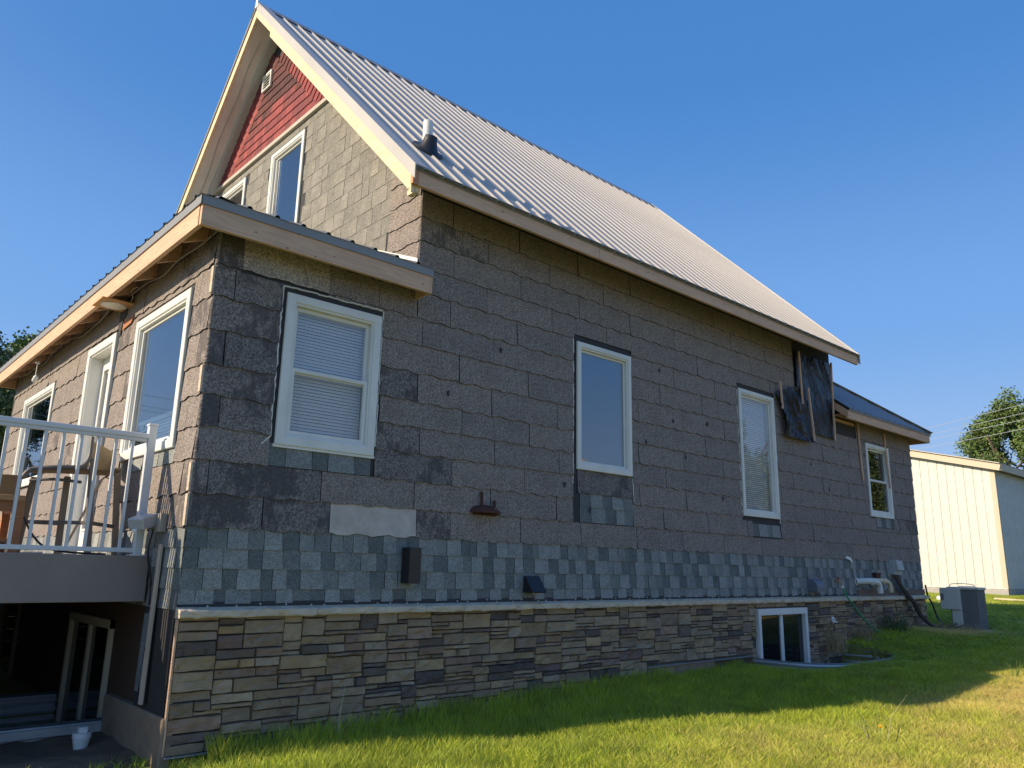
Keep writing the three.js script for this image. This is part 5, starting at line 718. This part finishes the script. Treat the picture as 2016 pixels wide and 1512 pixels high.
// ------------------------------------------------------------------ grass
{
  const r = rng(99);
  const clumpGeo = (n, spread, h, w, lean, seed) => { const q = rng(seed), s = new Soup(); for (let i = 0; i < n; i++) { const a = q() * 6.28, d = spread * Math.sqrt(q()), x = Math.cos(a) * d, z = Math.sin(a) * d, H = h * (0.55 + 0.6 * q()), b = q() * 6.28, l = lean * H * (0.3 + q()), cx = Math.cos(b), cz = Math.sin(b), W = w * (0.7 + 0.6 * q()), e = q() * 6.28, ex = Math.cos(e) * W, ez = Math.sin(e) * W; const p1 = [x + cx * l * 0.25, H * 0.55, z + cz * l * 0.25], p2 = [x + cx * l, H, z + cz * l]; s.quad([x - ex, -0.01, z - ez], [x + ex, -0.01, z + ez], [p1[0] + ex * 0.75, p1[1], p1[2] + ez * 0.75], [p1[0] - ex * 0.75, p1[1], p1[2] - ez * 0.75]); s.tri([p1[0] - ex * 0.75, p1[1], p1[2] - ez * 0.75], [p1[0] + ex * 0.75, p1[1], p1[2] + ez * 0.75], p2); } return s.build(); };
  const blade = new THREE.MeshPhysicalMaterial({ color: 0xffffff, roughness: 0.7, transmission: 0.35, thickness: 0, side: THREE.DoubleSide });
  const green = lin(0.165, 0.275, 0.02), lime = lin(0.58, 0.63, 0.04), straw = lin(0.80, 0.62, 0.23), c = new THREE.Color(), o = new THREE.Object3D();
  const field = (name, geo, spots) => { const im = new THREE.InstancedMesh(geo, blade, spots.length); spots.forEach((s, i) => { o.position.set(s.x, s.y, s.z); o.rotation.set((r() - 0.5) * 0.25, r() * 6.28, (r() - 0.5) * 0.25); o.scale.set(s.w, s.h, s.w); o.updateMatrix(); im.setMatrixAt(i, o.matrix); im.setColorAt(i, s.c); }); im.name = name; im.receiveShadow = im.castShadow = true; im.userData.kind = 'stuff'; scene.add(im); };
  const dryness = (x, z) => clamp(fb(x * 0.06 + 0.3, z * 0.06, 8, 8, 201, 3) * 1.4 - 0.66 + smooth(1.8, 4.2, z) * 0.45 + smooth(4.6, 9.0, x + z * 1.2) * 0.62 * smooth(1.3, 2.6, z) + (x > 10.5 && z < 2 ? 0.35 * Math.exp(-(((x - 13.3) / 1.3) ** 2) - (((z - 0.5) / 0.6) ** 2)) * 3 : 0), 0, 1);
  const spots = [], tall = [];
  const put = (x, z, dens) => {
    if (x > -0.02 && x < XE + 0.02 && z < 0.085) return; if (inWell(x, z, 1.05) || inWell2(x, z, 0.1)) return; if (x > 13.85 && x < 14.5 && z > 0.0 && z < 0.85) return; if (x > 29.9 && z < -3.4) return;
    if (x < 0.02 && (r() > 0.05 || x < -1.5)) return;
    const d = clamp(dryness(x, z) + (r() - 0.5) * 0.5), k = r(); c.copy(green).lerp(lime, clamp(k * 0.9 + 0.15)).lerp(straw, d > 0.5 ? (d - 0.5) * 1.8 : r() < d * 0.25 ? 0.7 : 0.0); c.multiplyScalar((0.72 + 0.5 * r()) * (0.80 + 0.42 * fb(x * 0.22 + 0.1, z * 0.22, 16, 16, 211, 3)));
    const near = Math.exp(-Math.max(0, z - 0.1) / 0.28) * (x < 0.3 ? 0.2 : x < 5.5 ? 1.4 : 0.4), len = (0.75 + 0.45 * fb(x * 0.2, z * 0.2, 16, 16, 207, 2) + near * 0.9) * (1 - 0.35 * d) * (x > 7 && z < 1.7 ? 0.55 : 1) * (x > 13.5 ? 0.8 : 1) * (x < 0.05 ? 0.45 : 1);
    spots.push({ x, z, y: groundAt(x, z), w: dens, h: len, c: c.clone() });
  };
  for (let i = 0; i < 46000; i++) { const x = -1.2 + 10.2 * Math.pow(r(), 1.0), z = -0.3 + 4.9 * r(); if (z > 0.6 + (x + 1.2) * 0.85 + 0.5) continue; put(x, z, 1); }
  for (let i = 0; i < 20000; i++) { const x = 7 + 8 * r(), z = -0.6 + 5.2 * r(); put(x, z, 1.3); }
  for (let i = 0; i < 16000; i++) { const x = 13.3 + 18 * r(), z = -8 + 11 * r(); put(x, z, 2.2); }
  field('grass', clumpGeo(12, 0.055, 0.112, 0.0030, 0.55, 5), spots);
  const dry = []; for (let i = 0; i < 8200; i++) { let x, z; if (i < 2600) { x = 0.2 + 9 * r(); z = 0.3 + 4 * r(); if (r() > dryness(x, z) + 0.08) continue; } else { x = 11.0 + 3.4 * r(); z = 0.1 + 1.2 * r(); if (r() > Math.exp(-(((x - 12.9) / 0.9) ** 2) - (((z - 0.4) / 0.45) ** 2))) continue; } if (inWell(x, z, 1.02) || (x > 13.85 && z > 0 && z < 0.97)) continue; c.copy(straw).multiplyScalar(0.7 + 0.5 * r()); dry.push({ x, z, y: groundAt(x, z), w: 1.1, h: 0.6 + 0.5 * r(), c: c.clone() }); }
  field('dry_grass', clumpGeo(10, 0.07, 0.085, 0.003, 1.7, 8), dry);
  // tufts one can tell apart
  const tuft = (label, x, z, h, n, spread, col, lean, seed, y) => { const m = new THREE.MeshPhysicalMaterial({ color: col, roughness: 0.8, transmission: 0.3, thickness: 0, side: THREE.DoubleSide }), t = thing('grass_tuft', label, 'grass tuft', null, [x, y ?? groundAt(x, z), z]); part('blades', clumpGeo(Math.round(n * (n > 20 ? 2 : 1)), spread, h * 1.2, 0.005, lean, seed), m, t); return t; };
  tuft('straw coloured dry tuft leaning against the stone behind the window well', 9.45, 0.12, 0.36, 60, 0.22, lin(0.45, 0.33, 0.16), 0.7, 31, 0.36); tuft('second dry straw tuft further along the stone wall', 10.3, 0.16, 0.26, 50, 0.25, lin(0.40, 0.30, 0.15), 1.2, 32); tuft('dark green weed tuft at the end of the hose', 11.35, 0.2, 0.30, 70, 0.26, lin(0.06, 0.11, 0.03), 0.9, 33); tuft('brown straw pile beside the air conditioner pad', 13.2, 0.45, 0.16, 90, 0.4, lin(0.38, 0.27, 0.13), 1.8, 34); tuft('single dry stalk clump inside the window well', 9.0, 0.22, 0.42, 5, 0.06, lin(0.5, 0.40, 0.22), 0.5, 35, 0.1);
  tuft('tall pale stalks by the stone near the left corner', 1.05, 0.22, 0.42, 7, 0.16, lin(0.45, 0.42, 0.22), 0.5, 36); tuft('upright green sprout at the right edge of the shadow', 8.6, 2.7, 0.34, 6, 0.05, lin(0.16, 0.24, 0.04), 0.7, 37); tuft('small upright sprouts on the shadow edge', 6.9, 2.35, 0.22, 9, 0.14, lin(0.15, 0.24, 0.04), 0.6, 38); tuft('seedy stalks at the far right in the sun', 9.4, 3.3, 0.3, 8, 0.12, lin(0.42, 0.34, 0.16), 0.5, 39); tuft('long curved stalk beside the dandelion', 4.62, 2.85, 0.34, 4, 0.1, lin(0.40, 0.38, 0.16), 0.9, 40);
  const d = thing('dandelion', 'yellow dandelion flower in the sunny lawn', 'flower', null, [4.72, groundAt(4.72, 2.8), 2.8]); part('stem', tube([[0, 0, 0], [0.005, 0.06, 0], [0, 0.13, 0.005]], 0.0035, 8, 5), std(lin(0.2, 0.28, 0.06)), d); part('flower_head', mergeGeometries(Array.from({ length: 26 }, (_, i) => new THREE.BoxGeometry(0.022, 0.002, 0.004).translate(0.011, 0, 0).rotateZ(0.2 + (i % 3) * 0.35).rotateY(i * 2.4).translate(0, 0.132, 0.005))), std(lin(0.85, 0.48, 0.01)), d);
}

const renderer = new THREE.WebGLRenderer({ antialias: true });
renderer.toneMapping = THREE.LinearToneMapping; renderer.toneMappingExposure = EXPOSURE;
renderer.shadowMap.enabled = true; renderer.shadowMap.type = THREE.PCFSoftShadowMap;
renderer.render(scene, camera);
